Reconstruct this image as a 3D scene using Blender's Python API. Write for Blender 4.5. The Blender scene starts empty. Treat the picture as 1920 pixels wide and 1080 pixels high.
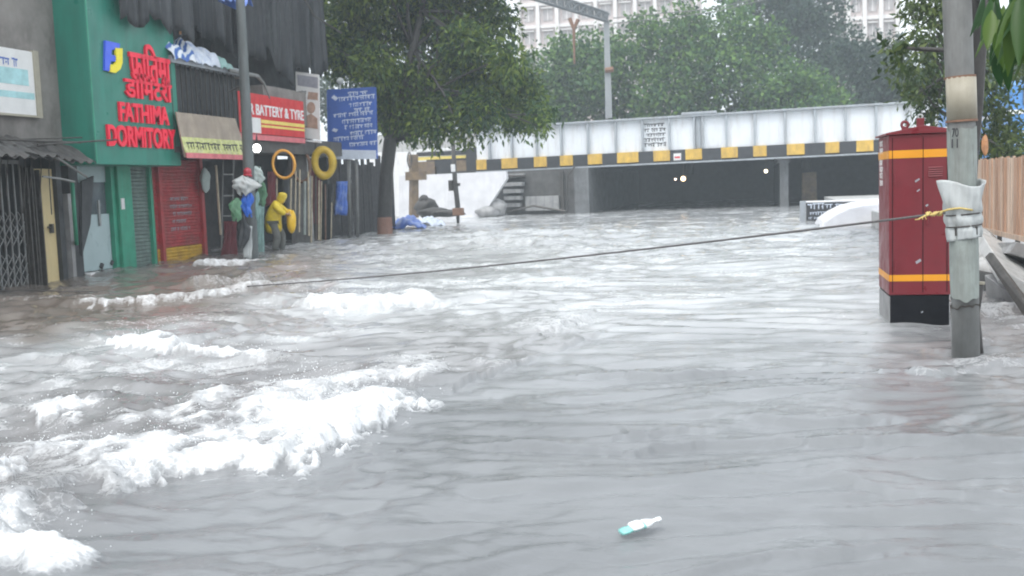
import bpy, bmesh, math, random
import numpy as np
from mathutils import Vector, Matrix
random.seed(7)
S = bpy.context.scene
C = S.collection
PI = math.pi

# ------------------------------------------------------------------ camera maths
H = 1.6; FPX = 2000.0; PITCH = math.atan(192/FPX); ROLL = .035; YAW = math.radians(13.1)
cp, sp = math.cos(PITCH), math.sin(PITCH)
Fv = Vector((-math.sin(YAW)*cp, math.cos(YAW)*cp, -sp))
R0 = Vector((math.cos(YAW), math.sin(YAW), 0))
U0 = Vector((-math.sin(YAW)*sp, math.cos(YAW)*sp, cp))
Rv = R0*math.cos(ROLL)-U0*math.sin(ROLL)
Uv = R0*math.sin(ROLL)+U0*math.cos(ROLL)
def ray(px, py): return Fv+Rv*((px-960)/FPX)+Uv*((540-py)/FPX)
CAM = Vector((0, 0, H))
def onX(px, py, X): d = ray(px, py); return CAM+d*(X/d.x)
def onY(px, py, Y): d = ray(px, py); return CAM+d*(Y/d.y)
def G(px, py, z=0.0): d = ray(px, py); return CAM+d*((z-H)/d.z)
cd = bpy.data.cameras.new('camera'); cam = bpy.data.objects.new('camera', cd); C.objects.link(cam)
cd.sensor_width = 36; cd.lens = 36*FPX/1920; cd.clip_end = 2000; cd.clip_start = .05
cd.dof.use_dof = True; cd.dof.focus_distance = 8.5; cd.dof.aperture_fstop = 3.4
cam.matrix_world = Matrix(((Rv.x, Uv.x, -Fv.x, 0), (Rv.y, Uv.y, -Fv.y, 0), (Rv.z, Uv.z, -Fv.z, H), (0, 0, 0, 1)))
S.camera = cam

# ------------------------------------------------------------------ materials
def newmat(name):
    m = bpy.data.materials.new(name); m.use_nodes = True
    nt = m.node_tree; return m, nt, nt.nodes['Principled BSDF']
def N(nt, t, **kw):
    n = nt.nodes.new(t)
    for k, v in kw.items(): setattr(n, k, v)
    return n
def mixc(nt, fac, a, b, mode='MIX'):
    n = N(nt, 'ShaderNodeMix', data_type='RGBA', blend_type=mode)
    L = nt.links
    for sock, v in ((n.inputs[0], fac), (n.inputs[6], a), (n.inputs[7], b)):
        if hasattr(v, 'is_output'): L.new(v, sock)
        elif isinstance(v, (int, float)): sock.default_value = v
        else: sock.default_value = (*v, 1)
    return n.outputs[2]
def noise(nt, scale=3, detail=5, rough=.6, stretch=(1, 1, 1), off=(0, 0, 0)):
    tc = N(nt, 'ShaderNodeTexCoord'); mp = N(nt, 'ShaderNodeMapping')
    mp.inputs['Scale'].default_value = stretch; mp.inputs['Location'].default_value = off
    nt.links.new(tc.outputs['Object'], mp.inputs['Vector'])
    n = N(nt, 'ShaderNodeTexNoise'); n.inputs['Scale'].default_value = scale
    n.inputs['Detail'].default_value = detail; n.inputs['Roughness'].default_value = rough
    nt.links.new(mp.outputs[0], n.inputs['Vector']); return n.outputs[0]
def ramp(nt, src, stops):
    r = N(nt, 'ShaderNodeValToRGB'); e = r.color_ramp.elements
    while len(e) < len(stops): e.new(.5)
    for i, (p, c) in enumerate(stops):
        e[i].position = p; e[i].color = (c, c, c, 1) if isinstance(c, (int, float)) else (*c, 1)
    nt.links.new(src, r.inputs[0]); return r.outputs[0]
def bump(nt, bs, src, strength=.3, dist=.02):
    b = N(nt, 'ShaderNodeBump'); b.inputs['Strength'].default_value = strength; b.inputs['Distance'].default_value = dist
    nt.links.new(src, b.inputs['Height']); nt.links.new(b.outputs[0], bs.inputs['Normal'])
def mat(name, col, rough=.6, var=.25, scale=4, stretch=(1, 1, 1), metal=0, stain=None, stain_amt=.6, stain_stretch=(3, 3, .35), stain_lo=.5, bmp=.0, spec=.5):
    m, nt, b = newmat(name)
    n1 = noise(nt, scale, 6, .65, stretch)
    lo = tuple(max(0, c*(1-var)) for c in col); hi = tuple(min(1, c*(1+var)) for c in col)
    c = ramp(nt, n1, [(.3, lo), (.7, hi)])
    if stain:
        n2 = noise(nt, 1.7, 6, .7, stain_stretch, (3, 7, 1))
        f = ramp(nt, n2, [(stain_lo-.04, 0), (stain_lo+.22, stain_amt)])
        c = mixc(nt, f, c, stain)
    nt.links.new(c, b.inputs['Base Color'])
    rr = ramp(nt, noise(nt, scale*1.7, 4, .6), [(.3, max(.04, rough-.15)), (.7, min(1, rough+.15))])
    nt.links.new(rr, b.inputs['Roughness'])
    b.inputs['Metallic'].default_value = metal; b.inputs['Specular IOR Level'].default_value = spec
    if bmp: bump(nt, b, n1, .6, bmp)
    return m
def emit(name, col, st):
    m, nt, b = newmat(name); b.inputs['Base Color'].default_value = (*col, 1)
    b.inputs['Emission Color'].default_value = (*col, 1); b.inputs['Emission Strength'].default_value = st
    return m
def leafmat(name, dark, mid, light, trans=.35, rough=.45):
    m, nt, b = newmat(name)
    g = N(nt, 'ShaderNodeNewGeometry')
    c = ramp(nt, g.outputs['Random Per Island'], [(0, dark), (.55, mid), (1, light)])
    n2 = noise(nt, .55, 3, .5)
    c2 = mixc(nt, ramp(nt, n2, [(.4, 0.0), (.62, .75)]), c, mixc(nt, g.outputs['Random Per Island'], mid, light))
    nt.links.new(c2, b.inputs['Base Color']); b.inputs['Roughness'].default_value = rough; b.inputs['Specular IOR Level'].default_value = .25
    tr = N(nt, 'ShaderNodeBsdfTranslucent'); nt.links.new(c2, tr.inputs[0])
    mx = N(nt, 'ShaderNodeMixShader'); mx.inputs[0].default_value = trans
    out = nt.nodes['Material Output']
    nt.links.new(b.outputs[0], mx.inputs[1]); nt.links.new(tr.outputs[0], mx.inputs[2]); nt.links.new(mx.outputs[0], out.inputs[0])
    return m

MAT = dict(
 plaster=mat('stained_plaster', (.215, .20, .185), .8, .2, 2, stain=(.08, .07, .065), stain_amt=.8, stain_stretch=(1.1, .9, .55), bmp=.01),
 darkwall=mat('dark_grey_wall', (.055, .06, .064), .8, .4, 2.5, stain=(.03, .032, .034), bmp=.01),  # dark grey with near-black streaks
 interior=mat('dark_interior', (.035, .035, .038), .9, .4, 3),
 concrete=mat('wet_concrete', (.30, .30, .30), .55, .25, 3, stain=(.10, .10, .10), bmp=.01),
 darkconc=mat('dark_concrete', (.085, .083, .08), .7, .3, 2, stain=(.05, .05, .05), bmp=.01),
 green=mat('green_panel', (.02, .205, .148), .4, .1, 1.5, stain=(.02, .12, .095), stain_amt=.6, stain_stretch=(2.2, 2.2, .22), stain_lo=.5),
 greenp=mat('green_pillar_paint', (.03, .27, .17), .45, .15, 3, stain=(.03, .09, .06), stain_amt=.5, stain_lo=.55),
 red=mat('red_letter', (.92, .008, .05), .4, .04), blue=mat('blue_letter', (.05, .12, .75), .4, .04), yellow=mat('yellow_letter', (.85, .72, .01), .4, .04),
 shutter=mat('grey_green_shutter', (.16, .22, .20), .45, .25, 5, stain=(.06, .07, .06), metal=.2),
 redshut=mat('red_shutter', (.36, .035, .04), .5, .25, 5, stain=(.16, .07, .06), stain_amt=.7, stain_stretch=(1, 1.2, .8)),
 yelshut=mat('yellow_paint_worn', (.55, .34, .03), .5, .25, 6, stain=(.25, .12, .05), stain_stretch=(2, 2, 3)),
 cream=mat('cream_door', (.62, .50, .26), .5, .1, 2, stain=(.30, .24, .14), stain_amt=.4, stain_lo=.57),
 paleblue=mat('pale_blue_panel', (.36, .46, .47), .35, .08, 2, stain=(.20, .22, .21), stain_amt=.4, stain_lo=.6),
 glassgrey=mat('grey_glass', (.10, .125, .14), .15, .25, 3),
 steel=mat('grey_steel', (.28, .29, .29), .45, .2, 5, metal=.35, stain=(.13, .09, .06), stain_amt=.5),
 iron=mat('dark_iron', (.07, .065, .06), .5, .3, 8, metal=.4),
 rust=mat('rusty_iron', (.20, .11, .07), .7, .35, 7),
 white=mat('white_paint', (.78, .78, .78), .5, .06, 3, stain=(.45, .42, .38), stain_amt=.5, stain_lo=.58),
 brwhite=mat('bridge_white', (.70, .73, .76), .45, .06, 1.2, stain=(.36, .31, .27), stain_amt=.5, stain_stretch=(1.7, 1.7, .2), stain_lo=.53),
 stiff=mat('bridge_grey', (.33, .36, .39), .5, .15, 2, stain=(.18, .16, .14)),
 bryel=mat('bridge_yellow', (.58, .37, .06), .5, .2, 3, stain=(.25, .14, .06), stain_amt=.6),
 black=mat('black_paint', (.025, .026, .03), .5, .3, 4),
 cabred=mat('cabinet_red', (.165, .012, .02), .42, .12, 3, stain=(.15, .018, .02), stain_amt=.5),
 cabyel=mat('cabinet_yellow', (.72, .30, .01), .4, .08, 3),
 plinth=mat('plinth_black', (.006, .0065, .009), .7, .3, 5, spec=.15), footstain=mat('pole_mud_stain', (.135, .11, .09), .7, .3, 6, (1, 1, .4), stain=(.06, .05, .045)),
 trunk=mat('tree_bark', (.085, .07, .06), .8, .4, 8, (1, 1, .3), bmp=.03),
 dkbark=mat('dark_wet_bark', (.05, .047, .045), .6, .4, 8, (1, 1, .3), bmp=.03),
 terracotta=mat('terracotta_paint', (.28, .15, .11), .7, .2, 4, stain=(.15, .09, .07)),
 greypole=mat('grey_pole_paint', (.105, .12, .12), .5, .2, 5, (1, 1, .4), stain=(.06, .06, .06)),
 pole=mat('weathered_pole', (.19, .195, .19), .6, .2, 6, (1, 1, .5), stain=(.085, .08, .075), stain_amt=.7),
 paleple=mat('pale_pole_paint', (.27, .305, .285), .6, .2, 5, stain=(.12, .11, .10), stain_amt=.7),
 tan=mat('tan_plate', (.36, .33, .26), .5, .15, 4, stain=(.2, .18, .13), stain_amt=.5),
 sack=mat('white_sack', (.46, .485, .485), .5, .12, 5, stain=(.33, .33, .31), stain_amt=.5),
 rope=mat('dull_rope', (.10, .095, .095), .8, .3, 30), ropey=mat('yellow_rope', (.55, .42, .15), .8, .25, 30),
 wood=mat('fence_wood', (.44, .27, .18), .6, .35, 3, (3, 3, .3), stain=(.20, .11, .07), stain_amt=.7, bmp=.01),
 wood2=mat('fence_wood_pale', (.55, .41, .31), .6, .3, 3, (3, 3, .3), stain=(.26, .16, .11), stain_amt=.6, bmp=.01),
 bamboo=mat('pale_bamboo', (.42, .36, .26), .6, .3, 6), dkwood=mat('black_boards', (.03, .03, .033), .7, .4, 5),
 yellowtube=mat('yellow_rubber', (.48, .33, .025), .4, .2, 4), orangetube=mat('orange_rubber', (.75, .36, .05), .4, .2, 4),
 coat=mat('yellow_raincoat', (.72, .54, .025), .35, .2, 7, stain=(.45, .33, .03), stain_amt=.5, stain_stretch=(4, 4, 2), bmp=.05), bagyel=mat('amber_plastic', (.72, .44, .01), .4, .15, 5),
 skin=mat('skin', (.28, .16, .10), .5, .1, 6), trouser=mat('drab_trousers', (.12, .125, .115), .8, .3, 6), hair=mat('black_hair', (.02, .018, .016), .6, .2, 8),
 bluetarp=mat('blue_tarp', (.06, .15, .52), .4, .3, 3, stain=(.45, .55, .70), stain_amt=.7, stain_stretch=(2, 2, 2), stain_lo=.52),
 paletarp=mat('pale_tarp', (.55, .60, .68), .4, .2, 3, stain=(.08, .17, .40), stain_amt=.8, stain_stretch=(2.5, 2.5, 2.5), stain_lo=.54),
 darktarp=mat('dark_tarpaulin', (.016, .019, .023), .5, .45, 4, (4, 4, .25), stain=(.055, .06, .064), stain_amt=.6, stain_stretch=(5, 5, .3)),
 signred=mat('red_banner', (.58, .03, .035), .45, .1, 3, stain=(.35, .03, .03), stain_amt=.4), signyel=mat('yellow_line', (.75, .60, .15), .5, .1),
 signblue=mat('blue_board', (.05, .12, .42), .4, .15, 2), paper=mat('printed_paper', (.68, .68, .67), .5, .08, 3), greyink=mat('grey_ink', (.28, .28, .32), .6, .2, 6),
 brownink=mat('brown_print', (.38, .25, .19), .6, .3, 6), tealink=mat('pale_teal_print', (.36, .60, .62), .6, .2, 4), blackink=mat('black_ink', (.03, .03, .035), .6, .2),
 paleink=mat('pale_lettering', (.62, .68, .78), .5, .1), awning=mat('printed_awning', (.34, .28, .22), .6, .25, 2, stain=(.20, .17, .15), stain_amt=.6), pink=mat('pink_border', (.60, .16, .18), .5, .2, 4),
 limeprint=mat('lime_print', (.52, .55, .20), .5, .35, 8, stain=(.65, .6, .5), stain_stretch=(5, 5, 5)),
 maroon=mat('maroon_cloth', (.15, .03, .04), .8, .4, 6, (1, 1, .3)), bagblue=mat('blue_plastic', (.02, .13, .60), .35, .15, 5), baggreen=mat('green_plastic', (.09, .22, .12), .4, .3, 5),
 helmet=mat('red_plastic', (.40, .02, .04), .25, .1), greysack=mat('grey_sack', (.40, .47, .45), .6, .2, 5), teal=mat('teal_cloth', (.22, .36, .34), .7, .3, 5),
 facade=mat('apartment_plaster', (.62, .54, .52), .7, .06, .3, stain=(.46, .40, .40), stain_amt=.5, stain_stretch=(.3, .3, .06)), winglass=mat('apartment_window', (.44, .41, .41), .25, .3, 1),
 aptwhite=mat('apartment_white', (.72, .70, .69), .6, .05, .4), gantry=mat('gantry_steel', (.20, .215, .225), .5, .15, 1, metal=.3), mastconc=mat('mast_concrete', (.27, .29, .30), .6, .1, 1),
 mud=mat('muddy_ground', (.16, .13, .10), .7, .3, .7), whiteconc=mat('whitewashed_concrete', (.66, .66, .68), .6, .12, 1.5, bmp=.02, stain=(.45, .43, .42), stain_amt=.5, stain_lo=.58),
 greyconc=mat('pale_wet_concrete', (.46, .46, .45), .5, .2, 2.5, stain=(.2, .2, .19), stain_amt=.7, stain_lo=.52, bmp=.02),
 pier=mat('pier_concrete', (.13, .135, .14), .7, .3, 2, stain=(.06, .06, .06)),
 asphalt=mat('deck_asphalt', (.03, .03, .034), .8, .3, 2), busblue=mat('bus_blue', (.10, .28, .62), .3, .1), orangeleaf=mat('orange_cloth', (.45, .22, .10), .6, .3, 5),
 plasticteal=mat('teal_plastic', (.24, .56, .52), .3, .15, 12), plasticwhite=mat('white_plastic', (.85, .88, .88), .25, .05, 12),
 pipegreen=mat('green_pipe', (.02, .22, .13), .4, .2, 4), roof=mat('corrugated_sheet', (.06, .058, .056), .55, .4, 4, (1, 4, 1), stain=(.13, .11, .10), stain_amt=.5),
 brownpost=mat('brown_yellow_post', (.17, .12, .07), .6, .4, 2.5, stain=(.10, .08, .09), stain_amt=.7, stain_stretch=(1, 1, 1.5)),
)
_m, _nt, _b = newmat('striped_tarp')
_w = N(_nt, 'ShaderNodeTexWave'); _w.inputs['Scale'].default_value = 3.2; _w.inputs['Distortion'].default_value = 5; _w.inputs['Detail'].default_value = 3
_tc2 = N(_nt, 'ShaderNodeTexCoord'); _nt.links.new(_tc2.outputs['Object'], _w.inputs['Vector'])
_nt.links.new(ramp(_nt, _w.outputs['Fac'], [(.30, (.04, .12, .42)), (.42, (.10, .32, .50)), (.55, (.62, .66, .72)), (.9, (.72, .75, .80))]), _b.inputs['Base Color']); _b.inputs['Roughness'].default_value = .35
MAT['stripetarp'] = _m
LEAF_STREET = leafmat('street_tree_leaves', (.012, .038, .026), (.042, .098, .034), (.19, .26, .04), .3, .6)
LEAF_BG = leafmat('background_leaves', (.018, .05, .032), (.055, .14, .05), (.17, .29, .06), .3, .5)
LEAF_BGD = leafmat('dark_background_leaves', (.02, .045, .04), (.035, .07, .05), (.06, .10, .06), .3, .5)
LEAF_R = leafmat('right_tree_leaves', (.03, .05, .03), (.06, .10, .04), (.13, .17, .05), .3, .4)
LEAF_FG = leafmat('near_leaves', (.010, .04, .010), (.02, .075, .014), (.085, .15, .02), .4, .3)

# ------------------------------------------------------------------ mesh builder
class MB:
    def __init__(s): s.v = []; s.f = []; s.mi = []; s.cur = 0
    def add(s, vs, fs):
        o = len(s.v); s.v += [tuple(v) for v in vs]; s.pc = getattr(s, 'pc', []); s.pc.append((vs, fs))
        for f in fs: s.f.append(tuple(i+o for i in f)); s.mi.append(s.cur)
        return s
    def hexa(s, p):  # 4 bottom ccw, 4 top ccw
        return s.add(p, [(3, 2, 1, 0), (4, 5, 6, 7), (0, 1, 5, 4), (1, 2, 6, 5), (2, 3, 7, 6), (3, 0, 4, 7)])
    def box(s, x0, x1, y0, y1, z0, z1):
        x0, x1 = sorted((x0, x1)); y0, y1 = sorted((y0, y1)); z0, z1 = sorted((z0, z1))
        return s.hexa([(x0, y0, z0), (x1, y0, z0), (x1, y1, z0), (x0, y1, z0), (x0, y0, z1), (x1, y0, z1), (x1, y1, z1), (x0, y1, z1)])
    def obox(s, c, ax, ay, az):  # centre and half axis vectors
        c, ax, ay, az = map(Vector, (c, ax, ay, az))
        return s.hexa([c-ax-ay-az, c+ax-ay-az, c+ax+ay-az, c-ax+ay-az, c-ax-ay+az, c+ax-ay+az, c+ax+ay+az, c-ax+ay+az])
    def tube(s, pts, rad, seg=8, cap=True):
        pts = [Vector(p) for p in pts]; n = len(pts)
        if isinstance(rad, (int, float)): rad = [rad]*n
        vs = []; ref = None
        for i, p in enumerate(pts):
            t = (pts[min(i+1, n-1)]-pts[max(i-1, 0)]).normalized()
            if ref is None: ref = Vector((1, 0, 0)) if abs(t.x) < .9 else Vector((0, 1, 0))
            a = (ref-t*ref.dot(t)).normalized(); b = t.cross(a); ref = a
            for k in range(seg):
                q = 2*PI*k/seg; vs.append(p+(a*math.cos(q)+b*math.sin(q))*rad[i])
        fs = []
        for i in range(n-1):
            for k in range(seg):
                k2 = (k+1) % seg; fs.append((i*seg+k, i*seg+k2, (i+1)*seg+k2, (i+1)*seg+k))
        if cap: fs.append(tuple(range(seg-1, -1, -1))); fs.append(tuple((n-1)*seg+k for k in range(seg)))
        return s.add(vs, fs)
    def torus(s, c, a, b, R1, R2, r, n=28, m=10):
        c, a, b = Vector(c), Vector(a).normalized(), Vector(b).normalized(); w = a.cross(b); vs = []; fs = []
        for i in range(n):
            q = 2*PI*i/n; d = (a*math.cos(q)*R1+b*math.sin(q)*R2); dn = d.normalized(); rr = r*(1+.08*math.sin(3*q+1))
            for k in range(m):
                u = 2*PI*k/m; vs.append(c+d+dn*math.cos(u)*rr+w*math.sin(u)*rr)
        for i in range(n):
            for k in range(m):
                fs.append((i*m+k, ((i+1) % n)*m+k, ((i+1) % n)*m+(k+1) % m, i*m+(k+1) % m))
        return s.add(vs, fs)
    def blob(s, c, r, n=10, m=14, amp=.12, seed=0, fold=3):
        c = Vector(c); r = Vector(r) if not isinstance(r, (int, float)) else Vector((r, r, r)); vs = []; fs = []
        rd = random.Random(seed); ph = [rd.uniform(0, 6.3) for _ in range(6)]
        for i in range(n+1):
            th = PI*i/n
            for k in range(m):
                q = 2*PI*k/m
                w = 1+amp*(math.sin(fold*q+ph[0]+3*th)+.6*math.sin(2*fold*q+ph[1]-2*th)+.5*math.sin(5*th+ph[2]+q))
                vs.append((c.x+r.x*math.sin(th)*math.cos(q)*w, c.y+r.y*math.sin(th)*math.sin(q)*w, c.z+r.z*math.cos(th)*(1+amp*.5*math.sin(q*2+ph[3]))))
        for i in range(n):
            for k in range(m): fs.append((i*m+k, (i+1)*m+k, (i+1)*m+(k+1) % m, i*m+(k+1) % m))
        return s.add(vs, fs)
    def prism(s, poly, d):  # poly: list of 3d points, extruded by vector d
        d = Vector(d); n = len(poly); p = [Vector(q) for q in poly]
        return s.add(p+[q+d for q in p], [tuple(range(n-1, -1, -1)), tuple(range(n, 2*n))]+[(i, (i+1) % n, n+(i+1) % n, n+i) for i in range(n)])
    def sheet(s, fn, nu, nv, thick=None):  # grid surface fn(u,v)->point
        vs = [fn(i/nu, j/nv) for j in range(nv+1) for i in range(nu+1)]
        fs = [(j*(nu+1)+i, j*(nu+1)+i+1, (j+1)*(nu+1)+i+1, (j+1)*(nu+1)+i) for j in range(nv) for i in range(nu)]
        return s.add(vs, fs)
    def text(s, body, org, xd, up, width, height, ext=.01, off=0.0):
        vs, fs = text_data(body, off)
        xd, up = Vector(xd).normalized(), Vector(up).normalized(); nn = xd.cross(up)
        mn = vs.min(0); mx = vs.max(0); o = Vector(org)
        sx = width/(mx[0]-mn[0]); sy = height/(mx[1]-mn[1]); dz = max(mx[2]-mn[2], 1e-6)
        out = [o+xd*((v[0]-mn[0])*sx)+up*((v[1]-mn[1])*sy)+nn*((v[2]-mn[2])/dz*ext) for v in vs]
        return s.add(out, fs)
    def build(s, name, material, parent=None, smooth=False, bevel=0, solid=0, recalc=True):
        me = bpy.data.meshes.new(name)
        root = parent
        while root is not None and root.parent: root = root.parent
        V = np.array(s.v, dtype=float)
        if root is not None: loc = Vector(root.location)
        else: loc = Vector(((V[:, 0].min()+V[:, 0].max())/2, (V[:, 1].min()+V[:, 1].max())/2, V[:, 2].min()))
        V = V-np.array(loc)
        me.from_pydata(V.tolist(), [], s.f)
        mats = material if isinstance(material, (list, tuple)) else [material]
        for m in mats: me.materials.append(MAT[m] if isinstance(m, str) else m)
        if len(mats) > 1: me.polygons.foreach_set('material_index', s.mi)
        if recalc:
            bm = bmesh.new(); bm.from_mesh(me); bmesh.ops.recalc_face_normals(bm, faces=bm.faces); bm.to_mesh(me); bm.free()
        if smooth: me.polygons.foreach_set('use_smooth', [True]*len(me.polygons))
        me.update()
        o = bpy.data.objects.new(name, me); C.objects.link(o)
        if parent is not None: o.parent = parent
        else: o.location = loc
        if solid: md = o.modifiers.new('s', 'SOLIDIFY'); md.thickness = solid; md.offset = 0
        if bevel: md = o.modifiers.new('b', 'BEVEL'); md.width = bevel; md.segments = 2; md.limit_method = 'ANGLE'
        return o
def each(mb, name, m, parent, **kw):
    return [MB().add(vs, fs).build(name, m, parent, **kw) for vs, fs in mb.pc]
_tc = {}
def text_data(body, off):
    if (body, off) not in _tc:
        cu = bpy.data.curves.new('t', 'FONT'); cu.body = body; cu.extrude = .1; cu.offset = off; cu.resolution_u = 4
        o = bpy.data.objects.new('t', cu); C.objects.link(o)
        dg = bpy.context.evaluated_depsgraph_get()
        me = bpy.data.meshes.new_from_object(o.evaluated_get(dg))
        vs = np.array([v.co[:] for v in me.vertices]); fs = [tuple(p.vertices) for p in me.polygons]
        bpy.data.objects.remove(o); bpy.data.curves.remove(cu); bpy.data.meshes.remove(me)
        _tc[(body, off)] = (vs, fs)
    return _tc[(body, off)]
def tag(o, label=None, cat=None, group=None, kind=None):
    if label: o['label'] = label
    if cat: o['category'] = cat
    if group: o['group'] = group
    if kind: o['kind'] = kind
    return o
def thing(name, label, cat, loc, group=None):
    o = bpy.data.objects.new(name, None); o.empty_display_size = .2; C.objects.link(o); o.location = loc
    return tag(o, label, cat, group)
def V3(*a): return Vector(a)
def perp_text_lines(mb, org, xd, up, w, h, rows, seed, fill=.55, ext=.004, ragged=.35, wt=1.0):
    """rows of small broken strokes, like lettering too small to read"""
    rd = random.Random(seed); org, xd, up = Vector(org), Vector(xd).normalized(), Vector(up).normalized(); nn = xd.cross(up)
    for r in range(rows):
        y = h*(1-(r+.5)/rows); lh = h/rows*fill; x = w*rd.uniform(0, .12); end = w*(1-rd.uniform(0, ragged))
        while x < end:
            ww = rd.uniform(.35, .9)*lh; hh = lh*rd.uniform(.6, 1)
            c = org+xd*(x+ww/2)+up*y+nn*ext/2
            mb.obox(c+up*(hh*.42), xd*(ww*.55), up*(lh*.09*wt), nn*(ext/2))
            mb.obox(c+xd*(ww*rd.uniform(-.2, .3))-up*(lh*.09), xd*(ww*.12*wt), up*(hh*.41), nn*(ext/2))
            if rd.random() < .6: mb.obox(c-up*(hh*rd.uniform(.0, .3))-xd*ww*.3, xd*(ww*.16), up*(lh*.1), nn*(ext/2))
            x += ww*1.12 if rd.random() < .82 else ww*1.8

# ------------------------------------------------------------------ light, sky
EL, AZ = math.radians(58), math.radians(200)
W = bpy.data.worlds.new('World'); S.world = W; W.use_nodes = True
wt = W.node_tree; bg = wt.nodes['Background']
sk = N(wt, 'ShaderNodeTexSky', sky_type='NISHITA'); sk.sun_disc = False
sk.sun_elevation = EL; sk.sun_rotation = AZ; sk.air_density = 1.0; sk.dust_density = 6; sk.ozone_density = 1
hs = N(wt, 'ShaderNodeHueSaturation'); hs.inputs['Saturation'].default_value = .22
wt.links.new(sk.outputs[0], hs.inputs['Color'])
wm = mixc(wt, .55, hs.outputs[0], (8.2, 8.8, 9.4))
wt.links.new(wm, bg.inputs[0]); bg.inputs[1].default_value = .15
sl = bpy.data.lights.new('sun', 'SUN'); sl.energy = .6; sl.angle = math.radians(25); sl.color = (1, .97, .93)
so = bpy.data.objects.new('sun', sl); C.objects.link(so); so.location = (0, 0, 40)
sd = Vector((math.sin(AZ)*math.cos(EL), math.cos(AZ)*math.cos(EL), math.sin(EL)))
so.rotation_euler = sd.to_track_quat('Z', 'Y').to_euler()
S.view_settings.view_transform = 'Standard'; S.view_settings.look = 'None'
S.view_settings.exposure = .74; S.view_settings.gamma = 1
S.cycles.max_bounces = 6; S.cycles.diffuse_bounces = 3; S.cycles.glossy_bounces = 3; S.cycles.transmission_bounces = 3
S.cycles.volume_bounces = 1; S.cycles.caustics_reflective = False; S.cycles.caustics_refractive = False
S.cycles.sample_clamp_indirect = 4; S.cycles.filter_width = 1.9

# ------------------------------------------------------------------ haze (rain filled air)
hm, nt, b = newmat('rain_haze'); nt.nodes.remove(b)
pv = N(nt, 'ShaderNodeVolumePrincipled'); pv.inputs['Color'].default_value = (.86, .95, 1, 1); pv.inputs['Density'].default_value = .0018; pv.inputs['Anisotropy'].default_value = .2
nt.links.new(pv.outputs[0], nt.nodes['Material Output'].inputs['Volume'])
tag(MB().box(-75, 75, -25, 172, -2.2, 37).build('haze', hm), kind='stuff', label='pale rain haze over the flooded street')

# ------------------------------------------------------------------ ground
tag(MB().add([(-600, -400, -1.1), (600, -400, -1.1), (600, 600, -1.1), (-600, 600, -1.1)], [(0, 1, 2, 3)]).build('ground', 'mud'), kind='structure')

# ------------------------------------------------------------------ flood water
def perlin(x, y, seed):
    rs = np.random.RandomState(seed); perm = rs.permutation(256); ang = rs.rand(256)*2*np.pi
    gx, gy = np.cos(ang), np.sin(ang)
    xi = np.floor(x).astype(np.int64); yi = np.floor(y).astype(np.int64); xf = x-xi; yf = y-yi
    u = xf*xf*xf*(xf*(xf*6-15)+10); v = yf*yf*yf*(yf*(yf*6-15)+10)
    def g(i, j, dx, dy):
        h = perm[(perm[i & 255]+j) & 255]; return gx[h]*dx+gy[h]*dy
    a = g(xi, yi, xf, yf); b_ = g(xi+1, yi, xf-1, yf); c = g(xi, yi+1, xf, yf-1); d = g(xi+1, yi+1, xf-1, yf-1)
    return ((a*(1-u)+b_*u)*(1-v)+(c*(1-u)+d*u)*v)*1.4
def sst(a, b_, x): t = np.clip((x-a)/(b_-a), 0, 1); return t*t*(3-2*t)
NR, NC = 700, 920
dd = 1.1*(84.0)**(np.linspace(0, 1, NR)); aa = np.linspace(math.radians(-58), math.radians(58), NC)-YAW*0
Dg, Ag = np.meshgrid(dd, aa, indexing='ij')
# tessellation: a fan of world space points, fine near the viewer's bank
WX = (np.sin(Ag)*Dg/np.cos(Ag*.0))*1.0; WYl = np.cos(Ag)*Dg
cy, sy = math.cos(YAW), math.sin(YAW)
X = WX*cy-WYl*sy; Y = WX*sy+WYl*cy-.6
la = X*cy+Y*sy; ld = -X*sy+Y*cy      # across and along the current's surface grain
DIST = np.sqrt(X*X+Y*Y)
w1 = perlin(X*.35, Y*.35, 1)*.8; w2 = perlin(X*.35+9, Y*.35, 2)*.8
lax, ldx = la+w1, ld+w2
def seg_sd(pts):
    P = [G(*q) for q in pts]; best = np.full(X.shape, 1e9); sgn = np.zeros(X.shape); tt = np.zeros(X.shape); L = 0
    for a, b_ in zip(P[:-1], P[1:]):
        ex, ey = b_.x-a.x, b_.y-a.y; l2 = ex*ex+ey*ey; ln = math.sqrt(l2)
        t = np.clip(((X-a.x)*ex+(Y-a.y)*ey)/l2, 0, 1)
        dx, dy = X-a.x-t*ex, Y-a.y-t*ey; d2 = dx*dx+dy*dy; m = d2 < best
        best = np.where(m, d2, best); sgn = np.where(m, np.sign(ex*(Y-a.y)-ey*(X-a.x)), sgn); tt = np.where(m, L+t*ln, tt); L += ln
    return np.sqrt(best)*sgn, tt/L
# turbulent water: the left and the far stretch upstream of the breaking front
MAIN = [(-260, 1130), (-40, 1075), (70, 1000), (150, 928), (240, 905), (330, 880), (430, 888), (520, 882), (618, 850), (642, 826), (700, 805), (760, 770), (825, 745)]
sdm, tm = seg_sd(MAIN)
turb = sst(-.3, 1.2, sdm+.7*perlin(X*.5, Y*.5, 5))*(1-sst(1.2, 5.5, la+2.6-ld*.02))
turb = np.clip(turb, 0, 1)
rightmix = sst(.9, 2.2, X+.3*perlin(X, Y, 6))*sst(6, 9, Y)*(1-sst(14, 20, Y))
fadeS = 1/(1+(DIST/9)**2)
rip = perlin(lax/.8, ldx/.26, 11); rip2 = perlin(lax/.34, ldx/.11, 12); rip3 = perlin(lax/.16, ldx/.06, 13)
sw = perlin(lax/3.2, ldx/1.3, 14); swb = perlin(X/1.5, Y/1.5, 15); big = perlin(lax/7, ldx/3, 16)
rid = 1-np.abs(rip)*2.2; rid2 = 1-np.abs(rip2)*2.2
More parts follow.
